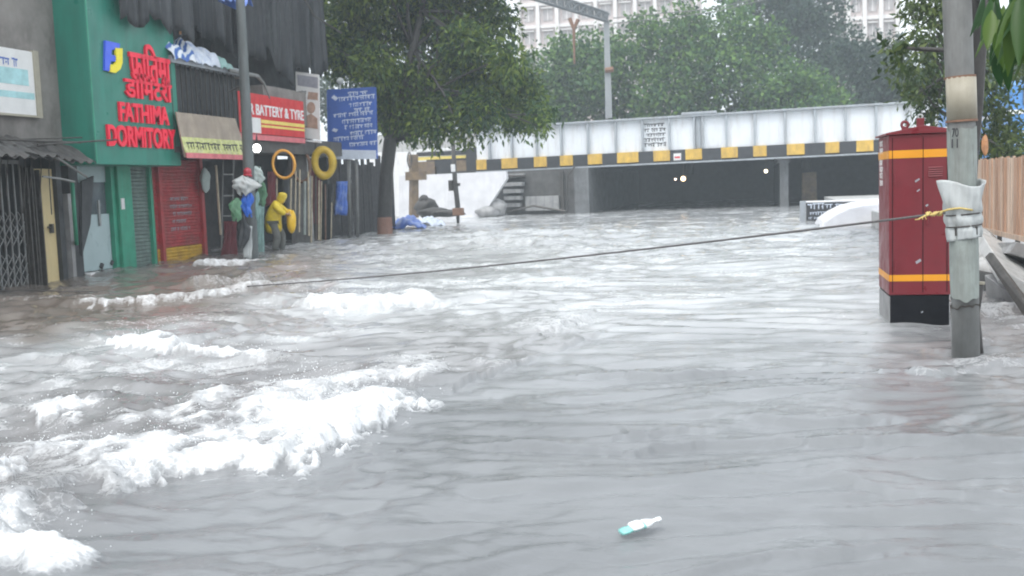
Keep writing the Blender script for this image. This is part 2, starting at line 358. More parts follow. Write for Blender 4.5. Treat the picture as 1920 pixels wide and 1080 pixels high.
h = .05*big+.035*sw+(.031*rip+.009*rid+.017*rip2*(.4+.6*fadeS)+.007*rid2*(.3+.7*fadeS)+.0065*rip3*fadeS)*(.75+.5*sst(-.3, .5, perlin(X/2.2, Y/1.6, 18)))+.022*perlin(lax/1.7, ldx/.5, 17)
chop = 1-np.abs(perlin(X/.7+w1*2, Y/.5+w2*2, 21))*2.2; chop2 = 1-np.abs(perlin(X/.28+w2*3, Y/.22+w1*3, 22))*2.2; lump = perlin(X/1.9, Y/1.4, 23)
tz = np.clip(turb+.8*rightmix, 0, 1)
h += tz*(.05*lump+.038*chop+.014*chop2*(.25+.75*fadeS))
far = sst(10, 26, DIST); h += far*(.03*perlin(lax/2.0, ldx/1.1, 31)+.045*(1-2.2*np.abs(perlin(lax/1.3, ldx/.8, 32)))*(1-.5*sst(30, 60, DIST)))
foam = np.zeros(X.shape)
nA = perlin(X/.55, Y/.55, 41); nB = perlin(X/.22, Y/.22, 42); nC = perlin(X/.09, Y/.09, 43); nD = perlin(X/1.3, Y/1.3, 44)
frag = nA*.5+nB*.35+nC*.2
FRONTS = [  # pixels left to right, width behind, height, foam
 (MAIN, 1.5, .13, .97), ([(470, 800), (560, 775), (640, 742), (740, 722), (800, 728)], .8, .07, .75),
 ([(545, 572), (600, 582), (650, 588), (700, 583), (770, 576), (835, 572)], 2.1, .17, 1.0),
 ([(195, 652), (240, 666), (300, 670), (345, 655)], 1.3, .10, .95), ([(355, 545), (420, 540), (520, 528)], 1.2, .20, .35),
 ([(120, 580), (250, 574), (350, 569), (440, 555), (520, 540)], .7, .12, .75), ([(360, 506), (410, 504), (455, 503)], 2.2, .14, .9),
 ([(-60, 930), (0, 917), (45, 880)], .6, .08, .85), ([(60, 800), (110, 795), (180, 770)], .7, .08, .85), ([(-40, 690), (60, 680), (150, 690)], .5, .06, .2),
 ([(1030, 634), (1060, 622), (1100, 598)], .9, .10, .45), ([(1690, 700), (1760, 706), (1830, 695), (1930, 672)], .5, .06, .28),
 ([(1720, 655), (1790, 662), (1870, 640)], .4, .05, .2), ([(760, 470), (900, 462), (1010, 468)], 4, .14, .25), ([(880, 445), (980, 440), (1080, 446)], 5, .13, .2),
 ([(-80, 575), (60, 572), (200, 570)], .5, .05, .3), ([(380, 690), (480, 680), (560, 690)], .4, .05, .15), ([(1850, 600), (1900, 590), (1940, 588)], .8, .08, .5), ([(940, 846), (1080, 852), (1180, 856), (1270, 843)], .35, .055, .0), ([(1430, 841), (1560, 846), (1700, 856), (1960, 862)], .4, .05, .0),
 ([(1160, 712), (1240, 716), (1330, 706)], .5, .06, .06), ([(1180, 830), (1240, 825), (1300, 818)], .3, .06, .1), ([(1250, 1075), (1450, 1050), (1620, 1040)], .25, .03, 0), ([(1400, 790), (1520, 800), (1640, 796)], .35, .04, .0), ([(1540, 905), (1700, 930), (1900, 945)], .25, .035, 0),
]
for pts, wd, am, st in FRONTS:
    sd_, t_ = (sdm, tm) if pts is MAIN else seg_sd(pts)
    j = .16*wd*(nA+.6*nB)+.10*nC*min(1, wd)
    u = sd_+j
    ends = sst(0, .08, t_)*(1-sst(.92, 1, t_)) if pts is not MAIN else (1-sst(.93, 1, t_))*(.35+.65*sst(.30, .45, t_)+.5*(1-sst(.05, .22, t_)))
    ends = np.clip(ends, 0, 1)
    prof = sst(-.03*wd, .12*wd, u)*np.exp(-np.clip(u, 0, None)/(wd*.75))
    h += am*prof*(.5+.5*ends)
    cov = sst(-.06*wd, .02*wd, u+.09*nC+.05*nB)*(1-.85*sst(.15*wd, 1.25*wd, u+.55*wd*nA+.4*wd*nB+.3*wd*nC+.25*wd*nD))*(1-sst(1.0*wd, 1.6*wd, u))
    foam = np.maximum(foam, cov*st*ends)
for px, py, r_, st in [(25, 1050, .27, 1), (108, 1062, .17, .9), (-60, 1010, .35, .8), (25, 965, .14, .5), (1815, 676, .13, .4)]:
    q = G(px, py); rr = np.sqrt((X-q.x)**2+(Y-q.y)**2)+.5*r_*nA+.4*r_*nB
    m = 1-sst(.45*r_, 1.2*r_, rr); foam = np.maximum(foam, m*st); h += .05*m*st
fs1 = perlin(lax/.75, ldx/.26, 53); fs2 = perlin(lax/.3, ldx/.10, 54); fs3 = perlin(X/2.4, Y/1.6, 55)
fl = sst(.0, .55, fs1*.6+fs2*.35+nB*.25+fs3*.55)
shop_reflect = np.clip(sst(12.2, 14, DIST+.8*nA)*(1-sst(20, 32, DIST))*(1-sst(-5.5, -2.2, la+.8*nD)), 0, 1)  # brown reflection of the dark shop fronts, painted into the water colour
foam = np.maximum(foam, tz*(1-.75*shop_reflect)*(.06+.40*fl)); brt = sst(6.5, 15, DIST+nD)*sst(-7.5, -4.5, la+.8*nD)*(1-sst(.5, 2.2, X-.02*Y+.5*nD))  # brt: mid-water zone where reflected sky is painted into the colour
foam = np.maximum(foam, brt*(.10+.26*sst(-.2, .6, fs1*.6+fs2*.4+fs3*.5)))  # faint foam added there to brighten it like reflected sky
foam = np.maximum(foam, far*sst(.55, .95, 1-np.abs(perlin(lax/2.2, ldx/1.0, 52))*3+.5*nA)*.22)
nE = perlin(X/.045, Y/.045, 45); rB = np.clip(1-np.abs(perlin(X/.3+w1, Y/.24, 46))*2, 0, 1)**2
bil = (.03*nA+.028*nB+.024*nC+.020*nE*fadeS+.035*rB)
h += bil*np.clip(foam, 0, 1)*sst(.45, .9, foam)
h -= .06*np.exp(-((X-1.73)**2+(Y-9.73)**2)/.09)
h *= 1-.55*sst(28, 50, DIST)
nv = NR*NC
me = bpy.data.meshes.new('flood_water'); me.vertices.add(nv)
me.vertices.foreach_set('co', np.stack([X, Y, h], -1).astype(np.float32).ravel())
ii = np.arange(nv).reshape(NR, NC); q = np.stack([ii[:-1, :-1], ii[:-1, 1:], ii[1:, 1:], ii[1:, :-1]], -1).reshape(-1, 4)
me.loops.add(q.size); me.polygons.add(len(q)); me.loops.foreach_set('vertex_index', q.ravel().astype(np.int32))
me.polygons.foreach_set('loop_start', (np.arange(len(q))*4).astype(np.int32)); me.polygons.foreach_set('use_smooth', np.ones(len(q), dtype=bool))
me.update(calc_edges=True); me.validate()
for nm, arr in (('foam', foam), ('turb', tz), ('shop_reflect', shop_reflect), ('sky_sheen', brt*(.55+.45*sst(-.5, .5, fs1*.6+fs2*.4+fs3*.7)))):
    at = me.attributes.new(nm, 'FLOAT', 'POINT'); at.data.foreach_set('value', arr.ravel().astype(np.float32))
rs = np.random.RandomState(77); wgt = np.where((foam > .6) & (DIST < 16), foam*(DIST**1.3), 0).ravel(); wgt /= wgt.sum()
pk = rs.choice(nv, 5200, p=wgt); bx0 = np.stack([X.ravel()[pk], Y.ravel()[pk], h.ravel()[pk]], -1)
bx0 += rs.randn(len(pk), 3)*np.array((.10, .10, .0)); bx0[:, 2] += rs.exponential(.045, len(pk))
rr = (.0016+.0055*rs.rand(len(pk))**3)[:, None]*np.clip(DIST.ravel()[pk]/7, .6, 1.0)[:, None]
oc = np.array([(1, 0, 0), (-1, 0, 0), (0, 1, 0), (0, -1, 0), (0, 0, 1), (0, 0, -1)]); sv = (bx0[:, None, :]+oc[None]*rr[:, None]).reshape(-1, 3)
ft = np.array([(0, 2, 4), (2, 1, 4), (1, 3, 4), (3, 0, 4), (2, 0, 5), (1, 2, 5), (3, 1, 5), (0, 3, 5)]); sf = (np.arange(len(pk))[:, None, None]*6+ft[None]).reshape(-1, 3)
sm = bpy.data.meshes.new('spray'); sm.vertices.add(len(sv)); sm.vertices.foreach_set('co', sv.astype(np.float32).ravel()); sm.loops.add(sf.size); sm.polygons.add(len(sf))
sm.loops.foreach_set('vertex_index', sf.ravel().astype(np.int32)); sm.polygons.foreach_set('loop_start', (np.arange(len(sf))*3).astype(np.int32)); sm.polygons.foreach_set('use_smooth', np.ones(len(sf), dtype=bool)); sm.update(calc_edges=True)
sm.materials.append(mat('spray_white', (.82, .84, .85), .3, .05)); so_ = bpy.data.objects.new('spray', sm); C.objects.link(so_); tag(so_, 'fine white spray drops thrown up over the breaking foam', kind='stuff')
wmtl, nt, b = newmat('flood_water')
fa = N(nt, 'ShaderNodeAttribute', attribute_name='foam').outputs['Fac']; ta = N(nt, 'ShaderNodeAttribute', attribute_name='turb').outputs['Fac']
fn = noise(nt, 9, 9, .75, (.8, 1.2, 1)); fn2 = noise(nt, 34, 5, .7)
tc = N(nt, 'ShaderNodeTexCoord'); vo = N(nt, 'ShaderNodeTexVoronoi', feature='DISTANCE_TO_EDGE'); vo.inputs['Scale'].default_value = 11
wv = N(nt, 'ShaderNodeVectorMath', operation='ADD'); nz = N(nt, 'ShaderNodeTexNoise'); nz.inputs['Scale'].default_value = 6; nz.inputs['Detail'].default_value = 4
vm = N(nt, 'ShaderNodeVectorMath', operation='SCALE'); vm.inputs['Scale'].default_value = .35
nt.links.new(tc.outputs['Object'], nz.inputs['Vector']); nt.links.new(nz.outputs['Color'], vm.inputs[0]); nt.links.new(tc.outputs['Object'], wv.inputs[0]); nt.links.new(vm.outputs[0], wv.inputs[1]); nt.links.new(wv.outputs[0], vo.inputs['Vector'])
lace = ramp(nt, vo.outputs['Distance'], [(0, .42), (.10, .12), (.35, 0)])
def madd(x, m, y):
    n = N(nt, 'ShaderNodeMath', operation='MULTIPLY_ADD'); nt.links.new(x, n.inputs[0]); n.inputs[1].default_value = m
    if hasattr(y, 'is_output'): nt.links.new(y, n.inputs[2])
    else: n.inputs[2].default_value = y
    return n.outputs[0]
fsum = madd(fn, 1.3, madd(fn2, .5, madd(fa, 1.05, -.9)))
fsum = madd(lace, .6, fsum)
fmask = N(nt, 'ShaderNodeMath', operation='MULTIPLY'); nt.links.new(ramp(nt, fsum, [(.32, 0), (.66, .32), (1.02, .75), (1.3, 1)]), fmask.inputs[0]); nt.links.new(ramp(nt, fa, [(.03, 0), (.25, 1)]), fmask.inputs[1]); fmask = fmask.outputs[0]
mudc = ramp(nt, noise(nt, .5, 4, .55), [(.3, (.145, .152, .158)), (.7, (.225, .234, .24))])
mudc = mixc(nt, ta, mudc, ramp(nt, noise(nt, 1.1, 5, .6), [(.3, (.11, .105, .103)), (.7, (.27, .268, .27))]))
mudc = mixc(nt, N(nt, 'ShaderNodeAttribute', attribute_name='sky_sheen').outputs['Fac'], mudc, (.50, .515, .52))  # bright sky reflection painted in as a paler base colour
si = N(nt, 'ShaderNodeAttribute', attribute_name='shop_reflect').outputs['Fac']
mudc = mixc(nt, si, mudc, ramp(nt, noise(nt, .9, 5, .6), [(.3, (.11, .09, .075)), (.7, (.21, .185, .165))]))  # browner base colour stands for the mirrored shops
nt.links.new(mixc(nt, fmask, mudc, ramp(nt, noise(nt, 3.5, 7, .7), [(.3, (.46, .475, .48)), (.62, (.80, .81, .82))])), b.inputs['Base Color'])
nt.links.new(ramp(nt, fmask, [(0, .065), (.6, .8)]), b.inputs['Roughness']); b.inputs['IOR'].default_value = 1.38
bn = noise(nt, 5, 7, .68, (.55, 1.9, 1)); bsum = N(nt, 'ShaderNodeMath', operation='MULTIPLY_ADD'); nt.links.new(fn2, bsum.inputs[0]); nt.links.new(ramp(nt, fmask, [(0, 0), (1, .8)]), bsum.inputs[1]); nt.links.new(bn, bsum.inputs[2]); bump(nt, b, bsum.outputs[0], .32, .03)
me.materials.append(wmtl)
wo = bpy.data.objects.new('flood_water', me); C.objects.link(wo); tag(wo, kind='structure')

# ================================================================== LEFT SIDE OF THE STREET (shop fronts stand on the plane x = FX)
FX = -13.6
def fy(px, py=400, X=FX): return onX(px, py, X).y
def fz(px, py, X=FX): return onX(px, py, X).z
def slats(mb, x, y0, y1, z0, z1, step=.085, bulge=.022):
    n = max(2, int((z1-z0)/step)); st = (z1-z0)/n
    vs = []; fs = []
    for i in range(n):
        for k, (dz, dx) in enumerate(((0, 0), (.2, bulge), (.75, bulge), (.98, 0))):
            vs += [(x+dx, y0, z0+(i+dz)*st), (x+dx, y1, z0+(i+dz)*st)]
    m = len(vs)//2
    for i in range(m-1): fs.append((2*i, 2*i+1, 2*i+3, 2*i+2))
    return mb.add(vs, fs)

# --- old grey building at the left edge
yA0, yA1 = 9.0, fy(118)
ob = thing('old_building', 'old grey plastered building with a collapsible gate and a cream door', 'building', (FX-3, 14, -1))
MB().box(FX-6, FX, yA0, yA1+.25, 2.5, 9.5).build('wall', 'plaster', ob)
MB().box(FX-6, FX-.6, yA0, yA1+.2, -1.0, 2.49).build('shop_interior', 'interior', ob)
each(MB().box(FX-.58, FX-.02, fy(112), fy(121), -1, 2.49).box(FX-.58, FX-.02, fy(47), fy(53), -1, 2.49), 'door_jamb', 'darkwall', ob)
MB().box(FX-.3, FX+.06, fy(124.5), fy(131), -1, 1.75).build('pillar', 'concrete', ob)
MB().box(FX-.4, FX+.03, fy(131.2), fy(148), -1, 2.49).build('pillar', 'darkwall', ob)
dr = MB().box(FX-.16, FX-.1, fy(54), fy(111), -.5, 2.25).build('door', 'cream', ob, bevel=.01)
MB().box(FX-.097, FX-.03, fy(98), fy(102), .98, 1.16).tube([(FX-.05, fy(92), 1.1), (FX-.05, fy(101), 1.1)], .018).build('handle', 'iron', dr)
g = MB(); ya, yb = 15.2, fy(42); nx = 15; dz = .21
for half in range(2):
    z0, z1 = ((-.4, .62), (.80, 1.36))[half]
    for i in range(nx):
        y = ya+(yb-ya)*i/(nx-1)
    st = (yb-ya)/(nx-1)
    r = int((z1-z0)/dz)+1
    for i in range(nx-1):
        for k in range(r):
            zz = z0+k*dz; y = ya+i*st
            g.tube([(FX+.02, y, zz), (FX+.02, y+st, zz+dz)], .009, 4, False); g.tube([(FX+.035, y+st, zz), (FX+.035, y, zz+dz)], .009, 4, False)
for i in range(nx): g.box(FX-.012, FX+.012, ya+st*i-.012, ya+st*i+.012, -.6, 2.35)
g.box(FX-.02, FX+.03, ya, yb, 2.33, 2.40)
g.build('collapsible_gate', 'steel', ob)
g = MB()
for i in range(9): y = fy(43)+i*.052; w = .06*math.sin(i*1.7); g.box(FX-.03+w*.3, FX+.05+w, y, y+.03, -.6, 2.3-.04*(i % 3))
each(g, 'folded_gate_bar', 'iron', ob)
# pale notice board high on the old wall
nb = thing('notice_board', 'pale blue and white faded board on the grey wall at the left edge', 'sign', (FX, 16.5, 3.2))
y0, y1 = 14.6, fy(74, 150, FX+.12); za, zb = fz(60, 216, FX+.12), fz(60, 97, FX+.12)
MB().box(FX+.02, FX+.10, y0, y1, za, zb).build('board', 'paper', nb)
MB().box(FX+.02, FX+.125, y1-.13, y1+.02, za-.04, zb+.03).box(FX+.02, FX+.125, y0, y1-.13, za-.04, za).build('frame', 'tan', nb)
t = MB(); perp_text_lines(t, (FX+.101, y0+.1, zb-.36), (0, 1, 0), (0, 0, 1), y1-y0-.5, .22, 1, 5, .8, ragged=.1); t.build('lettering', 'signblue', nb)
MB().box(FX+.1, FX+.104, y0, y1-.3, za+.55, za+.85).box(FX+.1, FX+.104, y0, y1-.16, za+.3, za+.42).build('stripe', 'tealink', nb)
# ragged awning of sheets above the gate
aw = thing('ragged_awning', 'ragged dark sheet awning with loose rods above the collapsible gate', 'awning', (FX+.5, 17, 2.4))
rd = random.Random(3); s_ = MB()
for i in range(10):
    yy = 12.5+i*.62; w = .78; dzz = rd.uniform(-.05, .07)
    def fn(u, v, yy=yy, dzz=dzz, w=w, k=rd.uniform(0, 6)): return (FX+.02+v*(.95+.1*math.sin(k)), yy+u*w, 2.78+dzz-v*.42+.03*math.sin(u*18+k)+.04*math.sin(v*7+k))
    s_.sheet(fn, 14, 5)
s_.build('sheet', 'roof', aw, solid=.012)
r_ = MB()
for i in range(12):
    a = V3(FX+rd.uniform(.1, .9), rd.uniform(13, 18), 2.5+rd.uniform(-.1, .28)); r_.tube([a, a+V3(rd.uniform(-.3, .4), rd.uniform(.8, 2.2), rd.uniform(-.1, .15))], rd.uniform(.012, .025), 6)
each(r_, 'rod', 'iron', aw)
each(MB().tube([onX(92, 290, FX+.9), onX(118, 303, FX+.9), onX(163, 332, FX+.75)], .022, 6).tube([onX(80, 331, FX+.9), onX(112, 335, FX+.95), onX(139, 341, FX+.95)], .022, 6), 'bent_rod', 'pole', aw)
c_ = MB()
for i in range(14):
    y = 15.2+i*.22+rd.uniform(-.08, .08); z = rd.uniform(1.2, 2.1)
    c_.tube([(FX+.4, y, 2.5), (FX+.35, y+rd.uniform(-.08, .08), 2.2), (FX+.3, y+rd.uniform(-.1, .1), z)], .012, 5)
each(c_, 'hanging_cord', 'iron', aw)
tag(MB().tube([G(150, 533, -.4), onX(143, 450, FX+.2), onX(135, 340, FX+.25)], .04, 8).build('green_pipe', 'pipegreen', smooth=True), 'thin green upright pipe between the cream door and the pale blue door', 'pipe')

# --- dormitory building with its big green sign box
yB0, yB1 = yA1+.27, fy(288)
db = thing('dormitory_building', 'narrow building with green pillar and shutter under the big green sign', 'building', (FX-3, 21, -1))
MB().box(FX-6, FX-.25, yB0, yB1, 2.55, 9.5).build('wall', 'darkwall', db)
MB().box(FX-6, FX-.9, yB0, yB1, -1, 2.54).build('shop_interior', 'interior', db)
MB().box(FX-.3, FX+.10, fy(218), fy(243), -1, 2.54).build('pillar', 'greenp', db, bevel=.015)
each(MB().box(FX-.3, FX+.02, fy(211), fy(217.5), -1, 2.54).box(FX-.3, FX+.05, fy(281), fy(286), -1, 2.54), 'side_post', 'greenp', db)
MB().box(FX+.1, FX+.115, fy(228, 400, FX+.1), fy(234, 400, FX+.1), 1.38, 1.62).build('number_plate', 'paper', db)
slats(MB(), FX-.05, fy(244), fy(281), -.6, 2.5).build('rolling_shutter', 'shutter', db)
dp = MB().box(FX-.12, FX-.07, fy(153), fy(210), .12, 1.30).build('door_panel', 'paleblue', db, bevel=.008)
MB().box(FX-.066, FX-.03, fy(188), fy(191), 1.05, 1.6).build('handle', 'steel', dp)
each(MB().tube([(FX-.06, fy(186), .16), (FX-.06, fy(189), .24)], .05, 8).tube([(FX-.06, fy(206), .2), (FX-.06, fy(209), .27)], .04, 8), 'castor', 'black', dp)
MB().box(FX-.16, FX-.13, fy(153), fy(210), 1.2, 2.05).build('glass_pane', 'glassgrey', db)
MB().box(FX-.16, FX-.1, fy(158), fy(210), 1.98, 2.52).build('transom', 'paleblue', db)
MB().box(FX-.2, FX+.12, fy(153), fy(216), -.02, .10).build('sill', 'white', db, bevel=.01)
MB().prism([onX(150, 340, FX+.05), onX(172, 330, FX+.05), onX(166, 420, FX+.05), onX(150, 480, FX+.05)], (.05, 0, 0)).build('torn_board', 'darkwall', db)
yS0 = fy(120, 303); XS = onY(180, 308, yS0).x
def sy_(px, py=250): return onX(px, py, XS).y
def sz(px, py): return onX(px, py, XS).z
sb = thing('green_signboard', 'big green box sign with red letters and a blue and yellow emblem', 'sign', (XS-.4, 21, 2.5))
zS0 = sz(180, 308); yS1 = sy_(340, 305)
MB().box(FX-.2, XS, yS0, yS1, zS0, 7.4).build('sign_box', 'green', sb, bevel=.012)
MB().box(XS+.002, XS+.012, yS0+.01, yS0+.05, zS0+.02, 7.39).build('corner_strip', 'greenp', sb)
def sign_line(body, pa, pb, ext=.055, name='lettering', m='red', off=.022):
    (x0, y0), (x1, y1) = pa, pb   # left-top pixel, right-bottom pixel
    ya, yb = sy_(x0, (y0+y1)/2), sy_(x1, (y0+y1)/2); xm = (x0+x1)/2; zt, zb = sz(xm, y0), sz(xm, y1)
    t = MB().text(body, (XS+.002, ya, zb), (0, 1, 0), (0, 0, 1), yb-ya, zt-zb, ext, off); o = t.build(name, m, sb, recalc=False); return o
sign_line('फाितमा', (240, 84), (315, 156)); sign_line('डॉिर्मटरी'.replace('र्', ''), (231, 140), (318, 188))
qa = onX(279, 150, XS+.03); MB().tube([qa+V3(0, -.02, -.08), qa+V3(0, .10, -.01), qa+V3(0, .13, .07), qa+V3(0, .06, .11)], .032, 6).build('lettering', 'red', sb)
sign_line('FATHIMA', (221, 196), (313, 231), off=.03); sign_line('DORMITORY', (199, 238), (326, 277), off=.03)
def sp(px, py, o=.0): return onX(px, py, XS+.003+o)
MB().prism([sp(194, 76), sp(221, 82), sp(220, 95), sp(206, 93), sp(205, 103), sp(216, 105), sp(213, 116), sp(204, 115), sp(203, 134), sp(193, 132)], (.05, 0, 0)).build('emblem', 'blue', sb)
MB().prism([sp(213, 90, .02), sp(226, 91, .02), sp(226, 118, .02), sp(222, 130, .02), sp(213, 137, .02), sp(203, 135, .02), sp(204, 121, .02), sp(212, 121, .02), sp(215, 112, .02)], (.05, 0, 0)).build('emblem', 'yellow', sb)
# dark tarpaulin hanging from the roof edge over the sign
def drape(name, label, X0, ya, yb, zt, zb, m, amp=.09, freq=9, seed=0, ragged=.35, cat='tarpaulin', slope=0.0):
    rd = random.Random(seed); ph = [rd.uniform(0, 6) for _ in range(8)]
    def fn(u, v):
        y = ya+(yb-ya)*u; rag = ragged*(math.sin(u*17+ph[0])*.5+math.sin(u*41+ph[1])*.3+math.sin(u*7+ph[2])*.4)
        z = zt+(zb+rag-zt)*v+slope*(y-ya)
        uw = u+.05*math.sin(u*11+ph[6])+.03*math.sin(u*27+ph[7])
        return (X0+amp*v**.5*(.7*math.sin(uw*freq*6.28+ph[3]+v)+.6*math.sin(uw*freq*3.1+ph[5]-v*2)+.45*math.sin(uw*freq*14.3+ph[4]+v))+.25*v*amp*math.sin(u*5+ph[5]), y, z)
    return tag(MB().sheet(fn, 120, 14).build(name, m, smooth=True, solid=.01), label, cat)
drape('roof_tarpaulin', 'dark wet tarpaulin hanging over the top of the green sign', XS+.22, sy_(205, 0), sy_(345, 0), 7.9, sz(260, 45), 'darktarp', .07, 5, 1, .25)

# --- shop with the red shutter, its dark storeys, and the open shops up the street
yC0, yC1 = yB1+.02, fy(384)
rs = thing('shutter_shop', 'shop closed by a faded red rolling shutter with a yellow foot', 'shop', (FX-3, 23.5, -1))
MB().box(FX-6, FX-.35, yC0, yC1, 2.55, 9.5).build('wall', 'darkwall', rs)
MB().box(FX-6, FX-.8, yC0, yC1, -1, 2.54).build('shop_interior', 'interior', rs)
each(MB().box(FX-.3, FX+.03, fy(300), fy(305), -1, 2.54).box(FX-.3, FX+.02, fy(379), fy(384), -1, 2.54).box(FX-.3, FX+.02, yC0, fy(289.5), -1, 2.54), 'shutter_guide', 'redshut', rs)
zy = fz(340, 462)
for (pa, pb) in ((290, 300), (305, 379)):
    sh = slats(MB(), FX-.08, fy(pa), fy(pb), zy, 2.5, .075).build('rolling_shutter', 'redshut', rs)
    slats(MB(), FX-.08, fy(pa), fy(pb), -.5, zy-.004, .075).build('painted_foot', 'yelshut', sh)
t = MB(); perp_text_lines(t, (FX-.05, fy(322), .75), (0, 1, 0), (0, 0, 1), fy(365)-fy(322), .9, 5, 11, .5); t.build('faded_lettering', 'stiff', rs)

yD0, yD1 = yC1+.02, fy(458)
ds = thing('dark_shop', 'dark open shop beside the red shutter with a gloomy balcony above', 'shop', (FX-3, 26, -1))
MB().box(FX-6, FX-.9, yD0, yD1, 2.55, 9.5).build('wall', 'darkwall', ds)
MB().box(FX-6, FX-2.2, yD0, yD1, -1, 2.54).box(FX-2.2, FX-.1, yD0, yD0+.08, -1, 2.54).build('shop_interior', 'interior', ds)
XB = FX+.8
yb0, yb1 = fy(322, 110, XB), fy(456, 130, XB)
zb_ = fz(390, 117, XB)
MB().box(FX-.9, XB, yb0, yb1, zb_-.16, zb_).build('balcony_slab', 'stiff', ds, bevel=.01)
MB().box(FX-.9, XB-.05, yb0, yb1, 2.62, 2.75).build('balcony_floor', 'darkconc', ds)
g = MB()
for i in range(16): y = yb0+.05+(yb1-yb0-.1)*i/15; g.box(XB-.1, XB-.07, y-.012, y+.012, 2.75, zb_-.16)
each(g, 'balcony_bar', 'iron', ds)
drape('balcony_curtain', 'black sheet hanging behind the balcony bars above the printed awning', XB-.2, yb0, yb1, zb_-.17, 3.0, 'darktarp', .06, 4, 5, .1)
# printed awning board
XA = FX+.85
ab = thing('awning_board', 'worn printed awning board with a pink lower border over the dark shop', 'sign', (XA, 25, 2.6))
ya_, yb_ = fy(333, 255, XA), fy(448, 260, XA); z0, z1 = fz(395, 297, XA), fz(395, 217, XA)
MB().prism([(XA+.16, ya_, z0), (XA, ya_, z1), (XA, fy(441, 222, XA), z1), (XA+.16, fy(455, 290, XA), z0)], (-.03, 0, 0)).build('board', 'awning', ab)
MB().prism([(XA+.162, ya_, z0+.09), (XA+.083, ya_, z0+.46), (XA+.083, fy(448, 290, XA), z0+.46), (XA+.162, fy(454, 290, XA), z0+.09)], (.006, 0, 0)).build('printed_band', 'limeprint', ab)
MB().prism([(XA+.185, ya_, z0-.02), (XA+.17, ya_, z0+.10), (XA+.17, fy(454, 290, XA), z0+.10), (XA+.185, fy(455, 290, XA), z0-.02)], (.02, 0, 0)).build('border', 'pink', ab)
t = MB(); perp_text_lines(t, (XA+.15, ya_+.1, z0+.14), (0, 1, 0), (-.21, 0, 1), fy(450, 290, XA)-ya_-.2, .26, 1, 21, .7, .012, .05); t.build('lettering', 'blackink', ab)
# tarps piled on the balcony slab
def pile(name, label, cat, items, m, group=None):
    b_ = MB()
    for i, (c, r) in enumerate(items): b_.blob(c, r, 8, 14, .16, i+len(items)*3, 4)
    return tag(b_.build(name, m, smooth=True), label, cat, group)
def onb(px, py, X=None): return onX(px, py, XB-.25 if X is None else X)
def heap(name, label, px0, px1, pyb, hgt, m, seed):
    q0, q1 = onX(px0, pyb, XB-.02), onX(px1, pyb, XB-.02); rd = random.Random(seed); ph = [rd.uniform(0, 6) for _ in range(8)]
    def fn(u, v):
        c = q0.lerp(q1, u); s = math.sin(PI*min(1, max(0, v)))**.5*math.sin(PI*(.06+.88*u))**.4
        z = hgt*s*(1+.25*math.sin(u*9+ph[0])+.2*math.sin(u*21+v*5+ph[1])+.15*math.sin(v*13+u*7+ph[2]))+.03*math.sin(u*33+v*19+ph[3])
        return V3(c.x+.10-.85*v+.05*math.sin(u*17+ph[4]), c.y+.06*math.sin(v*9+ph[5]), zb_+max(-.02, z)-.08*max(0, .12-v)*8)
    return tag(MB().sheet(fn, 44, 22).build(name, m, smooth=True), label, 'tarpaulin')
heap('folded_tarpaulin', 'blue and white striped tarpaulin bundled on the balcony slab next to the green sign', 318, 372, 108, .38, 'stripetarp', 1)
heap('white_tarpaulin', 'crumpled mostly white tarpaulin in the middle of the balcony slab', 362, 408, 117, .34, 'paletarp', 2)
heap('teal_tarpaulin', 'small teal sheet at the end of the balcony slab beside the grey pole', 398, 428, 124, .22, 'teal', 3)
tag(MB().tube([onX(337, -30, XB), onX(338, 64, XB)], .03, 8).build('orange_pole', 'orangeleaf'), 'thin orange pole standing above the balcony tarpaulins', 'pole')
def bl(u, v):
    p = onX(385+55*u, 6+7*u, FX+.9); return p+V3(.5*v, 0, .1*math.sin(u*9)+.08*math.sin(u*23)+.25*(1-v))
tag(MB().sheet(bl, 30, 5).build('blue_awning_sheet', 'bluetarp', solid=.015), 'blue plastic sheet stretched high above the balcony', 'tarpaulin')

yE0, yE1 = yD1+.02, 33.2
es = thing('tyre_shop', 'dark open shop hung with rubber rings and sticks under a red sign', 'shop', (FX-3, 30, -1))
MB().box(FX-6, FX-.7, yE0, yE1, 3.2, 11).build('wall', 'darkwall', es)
MB().box(FX-.7, FX+.3, yE0, yE1, 2.75, 3.2).build('lintel', 'darkconc', es)
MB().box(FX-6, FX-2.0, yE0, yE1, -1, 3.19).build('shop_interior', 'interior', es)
MB().box(FX-2, FX-.2, yE1-.15, yE1, -1, 2.74).build('side_wall', 'darkwall', es)
MB().box(FX-.5, FX+.12, fy(573, 400), fy(580, 400), -1, 2.74).build('post', 'concrete', es)
MB().box(FX-2, FX+.3, yD0, yE1, -1.05, .06).build('step', 'darkconc', es)
drape('upper_tarpaulin', 'long streaked dark tarpaulin covering the upper storey above the red sign', FX+.3, fy(445, 60, FX+.3), fy(612, 60, FX+.3), 11, 5.25, 'darktarp', .12, 9, 9, .5)
drape('balcony_tarpaulin', 'streaked dark tarpaulin above the blue and white bundles', FX+.1, yD0-1.6, yD1, 10, zb_+.75, 'darktarp', .1, 7, 13, .25)
MB().box(FX-.5, FX+.35, fy(470, 150), fy(556, 150), 3.6, 4.6).build('stained_parapet', 'plaster', es)
